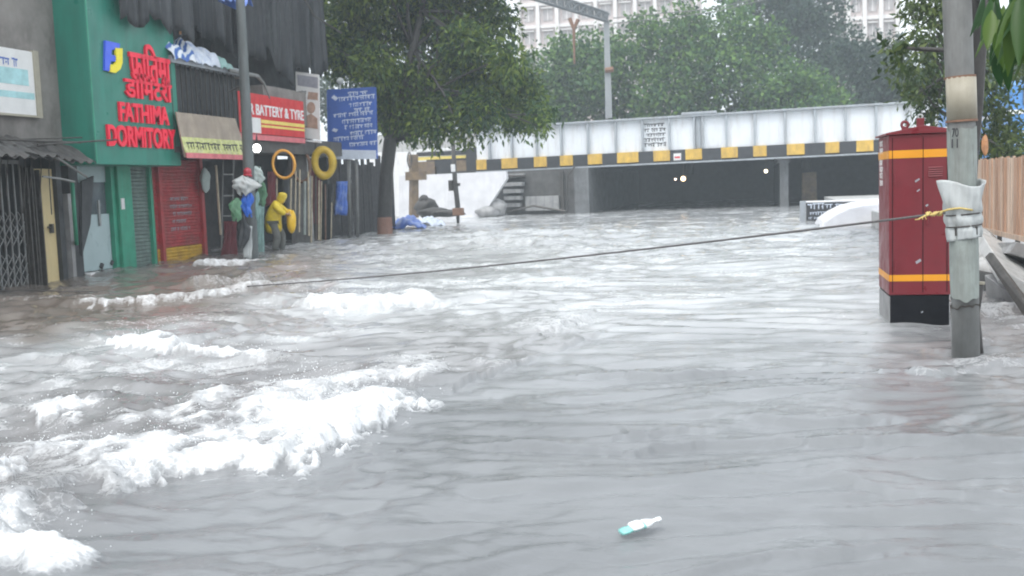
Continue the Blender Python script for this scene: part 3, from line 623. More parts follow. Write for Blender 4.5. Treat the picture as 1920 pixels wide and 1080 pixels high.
# red shop sign
XR = FX+.45
rb = thing('red_shop_sign', 'red shop sign with white capitals and a yellow line behind the grey pole', 'sign', (XR, 29, 3.2))
y0, y1 = fy(449, 220, XR), fy(570, 220, XR); z0, z1 = fz(530, 255, XR), fz(530, 184, XR)
MB().box(XR-.06, XR, y0, y1, z0, z1).build('board', 'signred', rb, bevel=.01)
MB().box(XR, XR+.006, fy(490, 240, XR), y1, z0+(z1-z0)*.28, z0+(z1-z0)*.37).box(XR, XR+.006, fy(490, 240, XR), y1, z0+(z1-z0)*.18, z0+(z1-z0)*.24).build('stripe', 'signyel', rb)
MB().text('R BATTERY & TYRE', (XR+.002, fy(468, 210, XR), z0+(z1-z0)*.47), (0, 1, 0), (0, 0, 1), fy(568, 210, XR)-fy(468, 210, XR), (z1-z0)*.27, .02, .01).build('lettering', 'white', rb, recalc=False)
MB().box(XR, XR+.008, fy(470, 240, XR), fy(489, 240, XR), z0+.02, z0+(z1-z0)*.40).build('white_patch', 'paper', rb)
MB().box(XR-.05, XR-.0, y0, y1, z0-.16, z0-.02).build('under_strip', 'pink', rb)
# pipes beside pole
tag(MB().tube([onX(430, 132, FX+.9), onX(470, 140, FX+.95), onX(482, 142, FX+.95), onX(494, 155, FX+.95), onX(506, 185, FX+.95)], [.05, .05, .05, .035, .02], 8).build('drain_pipe', 'pole', smooth=True), 'short pale bent drain pipe sticking out beside the grey pole', 'pipe')
# portrait poster facing down the street
YP = 30.4
po = thing('white_poster', 'tall white poster with a brown printed portrait beside the red sign', 'poster', onY(577, 260, YP))
a, b_, c_, d_ = onY(557, 257, YP), onY(600, 263, YP), onY(598, 140, YP), onY(554, 134, YP)
MB().prism([a, b_, c_, d_], (0, .04, 0)).build('board', 'paper', po)
MB().prism([onY(558, 160, YP-.006), onY(596, 166, YP-.006), onY(596, 145, YP-.006), onY(557, 140, YP-.006)], (0, .004, 0)).build('heading', 'greyink', po)
pr = MB()
def oval(cx, cy, rx, ry, n=18): return [onY(cx+rx*math.cos(2*PI*i/n), cy+ry*math.sin(2*PI*i/n), YP-.006) for i in range(n)]
pr.prism(oval(583, 202, 8, 11), (0, .004, 0)); pr.prism([onY(565, 238, YP-.009), onY(596, 242, YP-.009), onY(595, 222, YP-.009), onY(583, 213, YP-.009), onY(570, 219, YP-.009)], (0, .004, 0))
pr.prism([onY(576, 186, YP-.009), onY(596, 188, YP-.009), onY(596, 174, YP-.009), onY(578, 172, YP-.009)], (0, .004, 0))
pr.build('portrait', 'brownink', po)
t = MB(); perp_text_lines(t, onY(561, 188, YP-.008), (1, 0, 0), (0, 0, 1), .22, .3, 2, 31, .6); t.build('lettering', 'blackink', po)
MB().prism([onY(556, 263, YP-.05), onY(601, 268, YP-.05), onY(601, 265, YP-.05), onY(556, 260, YP-.05)], (0, .09, 0)).build('bottom_rail', 'white', po)
MB().tube([onY(592, 264, YP+.08), onY(592, 470, YP+.08)], .03, 8).build('post', 'iron', po)
# blue information board
YI = 33.6
bb = thing('information_board', 'blue information board on two posts with rows of pale lettering', 'sign', onY(662, 440, YI))
MB().prism([onY(617, 293, YI), onY(705, 297, YI), onY(702, 166, YI), onY(615, 171, YI)], (0, .06, 0)).build('board', 'signblue', bb, bevel=.01)
MB().prism([onY(617, 299, YI-.02), onY(705, 298, YI-.02), onY(705, 282, YI-.02), onY(617, 280, YI-.02)], (0, .10, 0)).build('lower_panel', 'paleink', bb)
MB().prism([onY(614, 172, YI-.015), onY(703, 167, YI-.015), onY(703, 163, YI-.015), onY(614, 168, YI-.015)], (0, .1, 0)).tube([onY(704, 165, YI+.03), onY(707, 298, YI+.03)], .03, 6).tube([onY(614, 170, YI+.03), onY(616, 298, YI+.03)], .03, 6).build('frame', 'signblue', bb)
for k, (py, x0, x1) in enumerate(((178, 650, 694), (188, 632, 698), (199, 652, 697), (208, 664, 698), (219, 622, 700), (230, 640, 697), (241, 640, 700), (252, 655, 702), (263, 622, 680), (273, 655, 702))):
    t = MB(); a = onY(x0, py+4, YI-.004); w = onY(x1, py+4, YI-.004).x-a.x
    perp_text_lines(t, a, (1, 0, .035), (0, 0, 1), w, .18, 1, 40+k, .8, .004, .04, wt=1.15); t.build('lettering_row', 'paleink', bb)
MB().prism([onY(626, 178, YI-.006), onY(634, 184, YI-.006), onY(629, 189, YI-.006), onY(621, 183, YI-.006)], (0, .004, 0)).prism([onY(626, 240, YI-.006), onY(634, 243, YI-.006), onY(630, 248, YI-.006), onY(622, 245, YI-.006)], (0, .004, 0)).build('emblem', 'paleink', bb)
for px in (655, 670): MB().tube([onY(px-1.5, 296, YI+.1), onY(px+1, 452, YI+.1)], .055, 10).build('post', 'pole', bb, smooth=True)
MB().tube([onY(638, 168, YI), onY(638, 152, YI)], .03, 6).blob(onY(638, 152, YI), .11).build('lamp', 'sack', bb)
# dark board fence between the shops and the tree
bf = thing('dark_board_fence', 'black board fence with gaps behind the blue board posts', 'fence', (FX-.4, 35, -.6)); fl_ = MB()
rd = random.Random(8); y = 33.3
while y < 40.5:
    w = rd.uniform(.18, .34); fl_.box(FX-.55+rd.uniform(-.03, .03), FX-.5, y, y+w, -.6, 2.75+rd.uniform(-.25, .2)); y += w+rd.choice((.015, .02, .07))
each(fl_, 'board', 'dkwood', bf)
each(MB().box(FX-.6, FX-.56, 33.3, 40.5, .5, .6).box(FX-.6, FX-.56, 33.3, 40.5, 2.0, 2.1), 'rail', 'dkwood', bf)
# street pole
gp = thing('street_pole', 'grey leaning street pole standing in the water before the red sign', 'pole', G(473, 487))
P0 = G(474, 488); Y0 = P0.y
MB().tube([P0-V3(0, 0, 1), P0, onY(463, 240, Y0), onY(452, 30, Y0), onY(447, -60, Y0)], [.15, .145, .13, .11, .10], 12).build('shaft', 'greypole', gp, smooth=True)
MB().tube([onY(459, 158, Y0), onY(430, 172, Y0)], .02, 6).tube([onY(461, 150, Y0), onY(440, 146, Y0)], .025, 6).build('bracket', 'iron', gp)

# --- goods and people in front of the open shops
bu = thing('light_bulb', 'glowing white bulb hanging beside the grey pole', 'lamp', onX(481, 278, FX+.6))
MB().blob(onX(481, 278, FX+.6), .11, 10, 14, 0).build('bulb', emit('lit_bulb', (1, 1, .97), 9), bu, smooth=True)
MB().tube([onX(481, 270, FX+.6), onX(481, 262, FX+.6), onX(481, 250, FX+.5)], [.04, .03, .008], 6).build('holder', 'black', bu)
rx = FX+.75
c = onX(532, 308, rx); w_ = Rv; u_ = V3(0, 0, 1); k = (c-CAM).length/FPX
tag(MB().torus(c, w_, u_, 20*k, 25*k, 2.6*k).build('rubber_ring', 'orangetube', smooth=True), 'thin orange ring hanging over the person in yellow', 'rubber ring', 'rings hanging in the tyre shop')
c = onX(607, 305, rx); k = (c-CAM).length/FPX
tag(MB().torus(c, w_, u_, 16.5*k, 24*k, 7.2*k).build('rubber_ring', 'yellowtube', smooth=True), 'fat yellow inflated ring hanging below the white poster', 'rubber ring', 'rings hanging in the tyre shop')
c = onX(565, 312, FX+.1); k = (c-CAM).length/FPX
tag(MB().torus(c, w_, u_, 16*k, 28*k, 3*k).build('rubber_ring', 'rust', smooth=True), 'dim brown ring hanging between the orange and the yellow ring', 'rubber ring', 'rings hanging in the tyre shop')
sticks = [(571, 340, 430, .050, 'paleple'), (562, 318, 425, .028, 'bamboo'), (578, 322, 432, .028, 'bamboo'), (585, 330, 445, .03, 'bamboo'), (592, 335, 440, .025, 'rust'), (598, 338, 440, .03, 'bamboo'), (603, 340, 450, .022, 'bamboo'), (610, 345, 452, .02, 'rust'), (555, 320, 400, .02, 'bamboo'), (519, 335, 372, .022, 'bamboo'), (546, 335, 400, .025, 'bamboo'), (622, 380, 450, .018, 'bamboo')]
for i, (px, pt, pb, r_, m) in enumerate(sticks):
    X_ = FX+.35+.05*(i % 3)
    tag(MB().tube([onX(px, pt, X_), onX(px+random.uniform(-2, 3), pb+10, X_)], r_, 7).build('hanging_stick', m), 'pale stick or pipe hung upright in the tyre shop front' if m != 'rust' else 'rusty brown rod hung upright in the tyre shop front', 'stick', 'sticks hung in the tyre shop front')
def hang(name, label, cat, px, pt, pb, wpx, m, X_, seed=0, amp=.05):
    a = onX(px, pt, X_); b_ = onX(px, pb, X_); k = (a-CAM).length/FPX; rd = random.Random(seed); ph = rd.uniform(0, 6)
    def fn(u, v): return a+(b_-a)*v+Rv*((u-.5)*wpx*k*(.75+.3*v+.15*math.sin(v*8+ph)))+V3(amp*math.sin(u*14+ph+v*2), 0, -.03*math.sin(u*9+ph)*v)
    return tag(MB().sheet(fn, 16, 10).build(name, m, smooth=True, solid=.015), label, cat)
hang('maroon_cloth', 'maroon cloth hanging behind the orange ring', 'cloth', 508, 322, 385, 16, 'maroon', FX+.3, 1)
hang('maroon_curtain', 'brownish maroon curtain hanging between the rings', 'cloth', 588, 320, 420, 22, 'maroon', FX-.1, 2)
hang('blue_tarp_bundle', 'blue tarpaulin hanging under the blue information board', 'tarpaulin', 640, 340, 402, 15, 'bluetarp', FX+.3, 3, .12)
hang('dark_sheet', 'dark green sheet hanging beside the yellow ring', 'cloth', 612, 345, 455, 26, 'darktarp', FX-.1, 4)
hang('grey_sheet', 'grey sheet hanging behind the orange ring and brown ring', 'cloth', 552, 300, 420, 40, 'stiff', FX-.6, 6)
hang('maroon_drape', 'long maroon cloth hanging down to the water left of the grey pole', 'cloth', 432, 415, 500, 26, 'maroon', FX+.7, 7, .07)
hang('teal_sheet', 'pale teal sheet wrapped beside the grey pole above the water', 'cloth', 487, 385, 478, 14, 'teal', FX+.8, 8)
hang('white_rag', 'white rag hanging to the water at the foot of the grey pole', 'cloth', 466, 424, 484, 12, 'sack', P0.x+.3, 9)
XG = P0.x+.24
tag(MB().blob(onX(464, 322, XG), (.10, .10, .10), 10, 14, .02).tube([onX(464, 326, XG)+V3(0, 0, -.02), onX(464, 331, XG)], [.108, .115], 14).build('red_helmet', 'helmet', smooth=True), 'shiny red helmet hanging above the white sack sheet', 'helmet')
def crumple(name, label, cat, px, pt, pb, wpx, m, X_, seed, amp=.07):
    c0, c1 = onX(px, pt, X_), onX(px, pb, X_); k = (c0-CAM).length/FPX; rd = random.Random(seed); ph = [rd.uniform(0, 6) for _ in range(9)]
    def fn(u, v):
        q = 2*PI*u; prof = math.sin(PI*(.06+.88*v))**.45*(1+.18*math.sin(v*5+ph[0]))
        f = 1+.22*math.sin(3*q+ph[1]+3*v)+.14*math.sin(7*q+ph[2]-6*v)+.10*math.sin(13*q+ph[3]+11*v)+.10*math.sin(v*17+ph[4]+2*q)
        r = wpx*k*.5*prof*f; c = c0.lerp(c1, v)
        return c+Rv*(math.cos(q)*r+.03*math.sin(v*7+ph[5]))+sd0*(math.sin(q)*r*.45)+V3(0, 0, .04*math.sin(2*q+ph[6])*(1-v)+.05*math.sin(3*q+ph[7])*v)
    return tag(MB().sheet(fn, 44, 22).build(name, m, smooth=True), label, cat)
sd0 = V3(Rv.y, -Rv.x, 0).normalized()
crumple('grey_sack', 'grey plastic sack hung right of the red helmet', 'sack', 481, 314, 342, 24, 'greysack', XG-.05, 1)
crumple('white_sack', 'crumpled white sack sheet hanging under the red helmet', 'sack', 460, 332, 364, 38, 'sack', XG, 2)
crumple('blue_bag', 'bright blue plastic bag hanging under the white sack', 'bag', 464, 362, 404, 19, 'bagblue', XG+.02, 3)
crumple('green_bag', 'green plastic bag hanging left of the bright blue bag', 'bag', 441, 374, 412, 20, 'baggreen', XG-.08, 4)
crumple('green_cloth_bag', 'pale green bag hanging right of the grey pole', 'bag', 490, 340, 384, 17, 'baggreen', XG-.15, 5)
crumple('teal_bag', 'dull teal bag hanging right of the bright blue bag', 'bag', 479, 362, 410, 14, 'teal', XG-.1, 7)
crumple('dark_bag', 'dark navy bag hanging under the bright blue bag', 'bag', 455, 398, 462, 17, 'darktarp', XG-.02, 6)
la_ = thing('ladder', 'pale metal ladder standing inside the dark shop doorway', 'ladder', onX(426, 480, FX+.3))
XL = FX+.3
for px in (418, 438): MB().tube([onX(px, 300, XL), onX(px-3, 490, XL)], .022, 6).build('rail', 'pole', la_)
for py in (327, 367, 405, 445): MB().tube([onX(418, py, XL), onX(438, py, XL)], .02, 6).build('rung', 'pole', la_)
tag(MB().tube([onX(405, 310, FX+.4), onX(414, 440, FX+.4)], .03, 7).build('leaning_stick', 'bamboo'), 'pale stick leaning in the dark shop doorway beside the ladder', 'stick')
pile('pale_hanging_bag', 'small pale bag hanging at the dark shop door by the red shutter', 'bag', [(onX(385, 338, FX+.1), (.08, .2, .3))], 'greysack')

# ------------------------------------------------------------------ person in yellow
def skinned(name, verts, edges, rad, m, parent=None, sub=2, root=0):
    me = bpy.data.meshes.new(name); loc = Vector(parent.location) if parent else Vector((0, 0, 0))
    pr = parent
    while pr is not None and pr.parent: pr = pr.parent
    loc = Vector(pr.location) if pr else Vector((0, 0, 0))
    me.from_pydata([tuple(Vector(v)-loc) for v in verts], edges, []); me.materials.append(MAT[m])
    o = bpy.data.objects.new(name, me); C.objects.link(o); o.parent = parent
    o.modifiers.new('skin', 'SKIN'); o.modifiers['skin'].use_smooth_shade = True
    for i, r in enumerate(rad):
        d = me.skin_vertices[0].data[i]; d.radius = r if isinstance(r, tuple) else (r, r); d.use_root = (i == root)
    md = o.modifiers.new('sub', 'SUBSURF'); md.levels = sub; md.render_levels = sub
    return o
PX_ = -12.45; pb = onX(528, 476, PX_); KP = (pb-CAM).length/FPX
sd_ = V3(R0.y, -R0.x, 0)     # towards the viewer's side
def J(px, py, s=0.0): return pb+R0*((px-528)*KP)+V3(0, 0, (476-py)*KP)+sd_*s
body_pts = [J(517, 417), J(517, 404), J(523, 390), J(529, 381.5), J(533, 376), J(537, 369), J(538, 364.5),
 J(524, 387, .18), J(534, 399, .23), J(544, 404, .15), J(547, 405.5, .13), J(524, 387, -.18), J(535, 398, -.22), J(544, 402, -.1), J(547, 403.5, -.09),
 J(518, 422, .10), J(524, 444, .12), J(517, 470, .11), J(524, 474, .12), J(518, 422, -.10), J(530, 442, -.11), J(527, 469, -.1), J(534, 473, -.1), J(542.5, 370)]
E_ = [(0, 1), (1, 2), (2, 3), (3, 4), (4, 5), (5, 6), (2, 7), (7, 8), (8, 9), (9, 10), (2, 11), (11, 12), (12, 13), (13, 14), (0, 15), (15, 16), (16, 17), (17, 18), (0, 19), (19, 20), (20, 21), (21, 22), (5, 23)]
R_ = [.13, .12, .14, .07, .055, .095, .07, .06, .042, .03, .035, .06, .042, .03, .035, .085, .06, .042, .04, .085, .06, .042, .04, .022]
for base_i, s0 in ((10, .13), (14, -.09)):
    for f in range(5):
        bx = len(body_pts); o_ = (f-1.6)*.017
        if f == 4: body_pts += [J(547, 400.5, s0-.03), J(549, 399.6, s0-.05)]
        else: body_pts += [J(549, 404, s0+o_), J(551, 407+.3*f, s0+o_)]
        E_ += [(base_i, bx), (bx, bx+1)]; R_ += [.011, .009]
pe = skinned('person', body_pts, E_, R_, 'skin', None, 2, 0)
pe_mesh_shift = pb.copy()
for v in pe.data.vertices: v.co -= pe_mesh_shift
pe.location = pe_mesh_shift
tag(pe, 'person in a yellow hooded raincoat bending over an amber sack at the tyre shop', 'person')
skinned('raincoat', [J(517, 440), J(516, 424), J(516, 405), J(522, 390), J(528.5, 382), J(534, 374.5), J(536, 368), J(536.5, 363.5), J(523, 387.5, .19), J(534, 399, .245), J(542, 403.5, .16), J(523, 387.5, -.19), J(535, 398, -.235), J(542, 401.5, -.11)],
        [(0, 1), (1, 2), (2, 3), (3, 4), (4, 5), (5, 6), (6, 7), (3, 8), (8, 9), (9, 10), (3, 11), (11, 12), (12, 13)], [(.22, .25), (.215, .25), (.205, .24), (.205, .225), .13, .125, .145, .10, .115, .09, .08, .115, .09, .08], 'coat', pe, 2, 0)
skinned('trousers', [J(518, 416), J(518, 422, .105), J(524, 444, .125), J(517, 470, .115), J(518, 422, -.105), J(530, 442, -.115), J(527, 470, -.105)], [(0, 1), (1, 2), (2, 3), (0, 4), (4, 5), (5, 6)], [.16, .125, .11, .10, .125, .11, .10], 'trouser', pe, 2, 0)
each(MB().blob(J(543.2, 367, .035), .012, 6, 8, 0).blob(J(543.2, 367, -.035), .012, 6, 8, 0), 'eye', 'hair', pe)
tag(MB().blob(J(549, 418), (.11, .16, .30), 10, 16, .10, 4, 3).blob(J(546, 404), (.09, .12, .13), 8, 12, .14, 6, 3).blob(J(553, 414), (.06, .1, .25), 8, 12, .1, 8, 3).build('amber_sack', 'bagyel', smooth=True), 'amber plastic sack held by the person in the yellow raincoat', 'sack')

# ------------------------------------------------------------------ trees
def leaves(name, centres, n_twig, n_leaf, L, m, parent, seed=1, shell=.45, droop=.35, spread=1.0, wid=.42):
    rs = np.random.RandomState(seed); P = []; 
    for c, r in centres:
        c = np.array(c); r = np.array(r) if hasattr(r, '__len__') else np.array((r, r, r))
        k = max(4, int(n_twig*(r[0]*r[2])**1.0))
        d = rs.randn(k, 3); d /= np.linalg.norm(d, axis=1)[:, None]; rad = rs.uniform(shell, 1.05, k)**.7
        P.append(np.concatenate([c+d*r*rad[:, None], d], 1))
    P = np.concatenate(P); k = len(P)
    T = np.repeat(P, n_leaf, 0); n = len(T)
    dirs = rs.randn(n, 3)*.8+T[:, 3:]*.7; dirs[:, 2] -= droop*2; dirs /= np.linalg.norm(dirs, axis=1)[:, None]
    pos = T[:, :3]+rs.randn(n, 3)*L*.75*spread
    sz = L*rs.uniform(.65, 1.25, n)[:, None]
    sd = np.cross(dirs, rs.randn(n, 3)); sd /= np.linalg.norm(sd, axis=1)[:, None]+1e-9
    nn = np.cross(dirs, sd)
    a = pos; b = pos+dirs*sz*.45+sd*sz*wid*.5+nn*sz*.06; t = pos+dirs*sz; d2 = pos+dirs*sz*.45-sd*sz*wid*.5+nn*sz*.06
    V = np.stack([a, b, t, d2], 1).reshape(-1, 3)-np.array(parent.location)
    me = bpy.data.meshes.new(name); me.vertices.add(len(V)); me.vertices.foreach_set('co', V.astype(np.float32).ravel())
    me.loops.add(n*4); me.polygons.add(n); me.loops.foreach_set('vertex_index', np.arange(n*4, dtype=np.int32)); me.polygons.foreach_set('loop_start', (np.arange(n)*4).astype(np.int32))
    me.update(calc_edges=True); me.materials.append(m)
    o = bpy.data.objects.new(name, me); C.objects.link(o); o.parent = parent; return o
def limb(mb, a, b, r0, r1, seed, bend=.12, n=5):
    rd = random.Random(seed); a, b = Vector(a), Vector(b); Ln = (b-a).length; pts = []
    for i in range(n+1):
        t = i/n; w = math.sin(t*PI)*bend*Ln
        pts.append(a.lerp(b, t)+V3(rd.uniform(-1, 1)*w*.5, rd.uniform(-1, 1)*w*.5, w*.6*rd.uniform(.3, 1)))
    mb.tube(pts, [r0+(r1-r0)*i/n for i in range(n+1)], 7)
def clumps(lst, Yd, jit, seed, flat=.8):
    rd = random.Random(seed); out = []
    for px, py, rp in lst:
        c = onY(px, py, Yd+rd.uniform(-jit, jit)); k = (c-CAM).length/FPX; out.append((tuple(c), (rp*k, rp*k*flat, rp*k)))
    return out
# street tree before the bridge
b0 = G(722, 441); YT = b0.y
st = thing('street_tree', 'dark leafy street tree with drooping crown beside the blue board', 'tree', b0-V3(0, 0, .6))
tk = MB(); tp = [b0-V3(0, 0, .6), b0, onY(721, 405, YT), onY(724, 330, YT), onY(731, 270, YT), onY(742, 215, YT), onY(757, 160, YT), onY(775, 90, YT), onY(790, 20, YT)]
tk.tube(tp, [.30, .27, .25, .24, .24, .23, .19, .14, .08], 12)
SC = clumps([(640, 60, 62), (720, 25, 74), (800, 20, 62), (880, 10, 58), (935, 45, 38), (640, 112, 36), (700, 122, 38), (765, 175, 62), (845, 150, 62), (930, 150, 46), (975, 195, 42), (900, 208, 38), (1000, 218, 24), (820, 225, 42), (748, 215, 38), (722, 190, 24), (955, 110, 30), (605, 85, 34), (700, -70, 85), (820, -80, 85), (905, -60, 55), (870, 80, 38), (760, 235, 26), (875, 248, 18), (955, 224, 24), (1020, 215, 16), (1015, 238, 12), (650, -60, 70), (760, -160, 90), (860, -170, 80), (690, 100, 40), (985, 150, 22)], YT, 1.6, 5)
for i, (c, r) in enumerate(SC): limb(tk, tp[4+(i % 5)], c, .07, .018, i)
tk.build('trunk', 'dkbark', st, smooth=True)
MB().tube([b0-V3(0, 0, .3), b0, onY(721, 407, YT)], [.31, .285, .262], 12, False).build('painted_base', 'terracotta', st, smooth=True)
leaves('crown', SC, 150, 13, .25, LEAF_STREET, st, 2, .35, .45, 1.05, .36)
# trees behind the railway
def bg_tree(label, lst, Yd, m, seed, n_twig, L, base_px, jit=2.5):
    bs = onY(base_px, 230, Yd); root = thing('background_tree', label, 'tree', V3(bs.x, Yd, 2.0), 'trees behind the railway')
    cl = clumps(lst, Yd, jit, seed, 1.0); k_ = MB(); k_.tube([(bs.x, Yd, 2.0), (bs.x+.2, Yd, 4), (bs.x, Yd, 5.5)], [.3, .25, .18], 9)
    for i, (c, r) in enumerate(cl): limb(k_, (bs.x, Yd, 4+(i % 2)), c, .10, .03, i)
    k_.build('trunk', 'dkbark', root, smooth=True)
    return leaves('crown', cl, n_twig*3.6, 12, L*.6, m, root, seed, .12, .12, 1.35, .62)
bg_tree('broad bright green tree in the middle behind the bridge', [(1150, 130, 60), (1230, 100, 70), (1300, 80, 65), (1370, 75, 60), (1420, 105, 50), (1340, 150, 75), (1240, 175, 65), (1180, 190, 50), (1420, 170, 55), (1290, 35, 28), (1380, 28, 32), (1210, 45, 30), (1440, 70, 32), (1465, 120, 25), (1130, 90, 35), (1300, 215, 60), (1400, 215, 50)], 78, LEAF_BG, 3, 7, .60, 1290)
bg_tree('lower bright green tree standing left of the mast behind the bridge', [(1010, 170, 45), (1050, 130, 48), (1090, 110, 42), (1080, 180, 55), (1030, 215, 50), (1120, 215, 50), (985, 200, 35), (1000, 120, 22), (1130, 150, 38), (1060, 90, 22), (930, 200, 50), (880, 190, 55)], 80, LEAF_BG, 4, 8, .6, 1060)
bg_tree('bright green low tree at the right behind the bridge', [(1480, 160, 36), (1520, 165, 38), (1555, 180, 30), (1500, 195, 45), (1450, 190, 40), (1570, 205, 22), (1540, 205, 36), (1585, 190, 14)], 73, LEAF_BG, 5, 9, .55, 1510)
bg_tree('tall dark green tree behind the bridge at the right', [(1500, 60, 60), (1480, 10, 55), (1540, 20, 45), (1560, 90, 50), (1520, 120, 50), (1440, -20, 60), (1390, -30, 50), (1590, 130, 40), (1460, 50, 40), (1330, -40, 40)], 92, LEAF_BGD, 6, 6, .65, 1520)
bg_tree('dark green tree half hidden by the small right tree behind the bridge', [(1620, 120, 48), (1660, 130, 45), (1640, 170, 50), (1600, 190, 50), (1690, 180, 45), (1590, 90, 25), (1720, 150, 45), (1680, 85, 20)], 86, LEAF_BGD, 7, 7, .6, 1640)
bg_tree('dim dark tree behind the street tree crown', [(800, 150, 80), (720, 170, 70), (900, 130, 70), (640, 190, 60), (850, 60, 60), (560, 180, 60)], 84, LEAF_BGD, 8, 5, .6, 790)

bg_tree('pale green tree far behind the bus at the right edge', [(1780, 170, 60), (1840, 130, 70), (1900, 150, 70), (1960, 120, 80), (2040, 150, 80), (1870, 220, 50), (1960, 220, 60), (2120, 170, 70)], 82, LEAF_BG, 9, 5, .6, 1900)
# ------------------------------------------------------------------ railway bridge
YB = 57.0
def bx(px): return onY(px, 260, YB).x
def zt(x): return 4.965+.0131*x
def zb(x): return 3.20+.009*x      # top of the striped band
def zc(x): return 2.545+.0085*x    # bottom of the striped band
br = thing('railway_bridge', 'white riveted plate girder railway bridge with a yellow and black striped lower edge', 'bridge', (0, YB, 0))
XL_, XR_ = bx(893), 16.0
def slab(mb, x0, x1, y0, y1, f0, f1, o0=0, o1=0):
    return mb.hexa([(x0, y0, f0(x0)+o0), (x1, y0, f0(x1)+o0), (x1, y1, f0(x1)+o0), (x0, y1, f0(x0)+o0), (x0, y0, f1(x0)+o1), (x1, y0, f1(x1)+o1), (x1, y1, f1(x1)+o1), (x0, y1, f1(x0)+o1)])
slab(MB(), XL_, XR_, YB, YB+.1, zb, zt, 0, -.08).build('web_plate', 'brwhite', br)
slab(MB(), XL_-.1, XR_, YB-.30, YB+.35, zt, zt, -.078, .02).build('top_flange', 'stiff', br, bevel=.01)
stp = [918, 960, 1007, 1053, 1103, 1155, 1205, 1255, 1302, 1318, 1362, 1415, 1472, 1528, 1585, 1642, 1700, 1760, 1820, 1880]
g = MB()
for px in stp: x = bx(px); slab(g, x-.05, x+.05, YB-.24, YB-.002, zb, zt, .02, -.08)
each(g, 'stiffener', 'stiff', br)
g = MB(); x = bx(1310); slab(g, x-.85, x+.95, YB-.34, YB+.3, zt, zt, .022, .15); g.build('joint_cap', 'stiff', br, bevel=.02)
slab(MB(), bx(1306), bx(1314), YB-.12, YB-.004, zb, zt, .02, -.09).build('joint_plate', 'stiff', br)
yel = [(893, 912), (940, 970), (1001, 1025), (1050, 1074), (1102, 1129), (1157, 1197), (1225, 1256), (1285, 1316), (1352, 1383), (1412, 1437), (1475, 1508), (1547, 1573), (1605, 1637), (1668, 1700), (1735, 1765), (1800, 1830)]
by_, bk = MB(), MB(); last = XL_
for a, b_ in yel:
    x0, x1 = bx(a), bx(b_)
    if x0 > last+.01: slab(bk, last, x0, YB-.20, YB+.25, zc, zb, .02, -.01)
    slab(by_, x0, x1, YB-.21, YB+.25, zc, zb, .1, 0); last = x1
slab(bk, last, XR_, YB-.2, YB+.25, zc, zb, .02, -.01)
each(by_, 'yellow_stripe', 'bryel', br, bevel=.008); each(bk, 'black_stripe', 'black', br)
slab(MB(), XL_, XR_, YB-.36, YB+.4, zc, zc, -.06, .018).build('bottom_flange', 'stiff', br)
slab(MB(), XL_-3, XR_, YB+.3, YB+24, zc, zc, .4, .8).build('deck', 'asphalt', br)  # carried back to the end wall so no daylight enters below
slab(MB(), XL_-3, XR_, YB+12, YB+12.2, zb, zt, 0, 0).build('far_girder', 'brwhite', br)
t = MB(); x0, x1 = bx(1208), bx(1250)
t0 = onY(1208, 277, YB-.004); perp_text_lines(t, t0, (1, 0, .0131), (0, 0, 1), x1-x0, 1.28, 5, 55, .8, .004, .12, wt=1.45); t.build('lettering', 'blackink', br)
g = MB()
for i, (a, b_) in enumerate(((776, 890),)):
    x0, x1 = onY(a, 300, YB+.4).x, onY(b_, 300, YB+.4).x
    g.box(x0, x1, YB+.3, YB+.8, 3.18, 3.36)
g.build('approach_rail', 'signyel', br)
g = MB(); X9 = onY(779, 300, YB).x
each(g.box(X9, XL_-.02, YB+.25, YB+.8, 3.4, 3.62).box(onY(873, 300, YB).x, XL_-.02, YB+.1, YB+.8, 2.45, 3.75).box(onY(815, 300, YB).x, onY(846, 300, YB).x, YB+.28, YB+.8, 2.4, 3.05), 'approach_beam', 'black', br)
each(MB().box(X9, onY(812, 300, YB).x, YB+.26, YB+.8, 2.2, 3.1).box(onY(848, 300, YB).x, onY(872, 300, YB).x, YB+.26, YB+.8, 2.5, 3.1), 'approach_stripe', 'brownpost', br)
MB().box(X9, XL_-.02, YB+.3, YB+.8, 3.66, 3.80).build('approach_cap', 'white', br)
# small hanging sign under the stripes
hg = thing('hanging_plate', 'small white plate fixed on the striped edge of the bridge', 'sign', onY(1270, 300, YB-.25))
MB().prism([onY(1263, 301, YB-.25), onY(1277, 300, YB-.25), onY(1277, 287, YB-.25), onY(1263, 288, YB-.25)], (0, .03, 0)).build('plate', 'paper', hg)
MB().prism([onY(1265, 297, YB-.256), onY(1275, 296.5, YB-.256), onY(1275, 293, YB-.256), onY(1265, 293.5, YB-.256)], (0, .005, 0)).build('stripe', 'signred', hg)
# abutments, pier, added wall shutting daylight out of the underpass
aw_ = thing('bridge_abutment', 'grey concrete abutment with stepped ledges at the left end of the underpass', 'wall', (onY(1010, 400, 56).x, 56, -1))
xa, xb_, xc_ = onY(948, 360, 56).x, onY(1076, 360, 56).x, onY(1104, 360, 56).x
MB().box(xa, xb_, 56.2, 62, -1, 2.36).build('wall', 'darkconc', aw_)
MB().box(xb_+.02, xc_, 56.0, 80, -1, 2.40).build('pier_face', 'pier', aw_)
g = MB()
for i, py in enumerate((325, 341, 354, 367, 380)):
    z = onY(985, py, 56).z; g.box(onY(943, 360, 55.6).x+.02*i, onY(982-i*2, 360, 55.6).x, 55.5, 56.18, z-.20, z)
each(g, 'ledge', 'concrete', aw_)
MB().box(onY(985, 360, 56).x, onY(1048, 360, 56).x, 55.9, 56.17, onY(1000, 395, 56).z, onY(1000, 368, 56).z).build('base_block', 'concrete', aw_)
MB().box(onY(1052, 360, 56).x, onY(1058, 360, 56).x, 55.8, 56.1, -1, 2.3).tube([onY(1062, 396, 55.7), onY(1064, 330, 55.7), onY(1078, 312, 55.7)], .05, 6).build('pipe', 'iron', aw_)
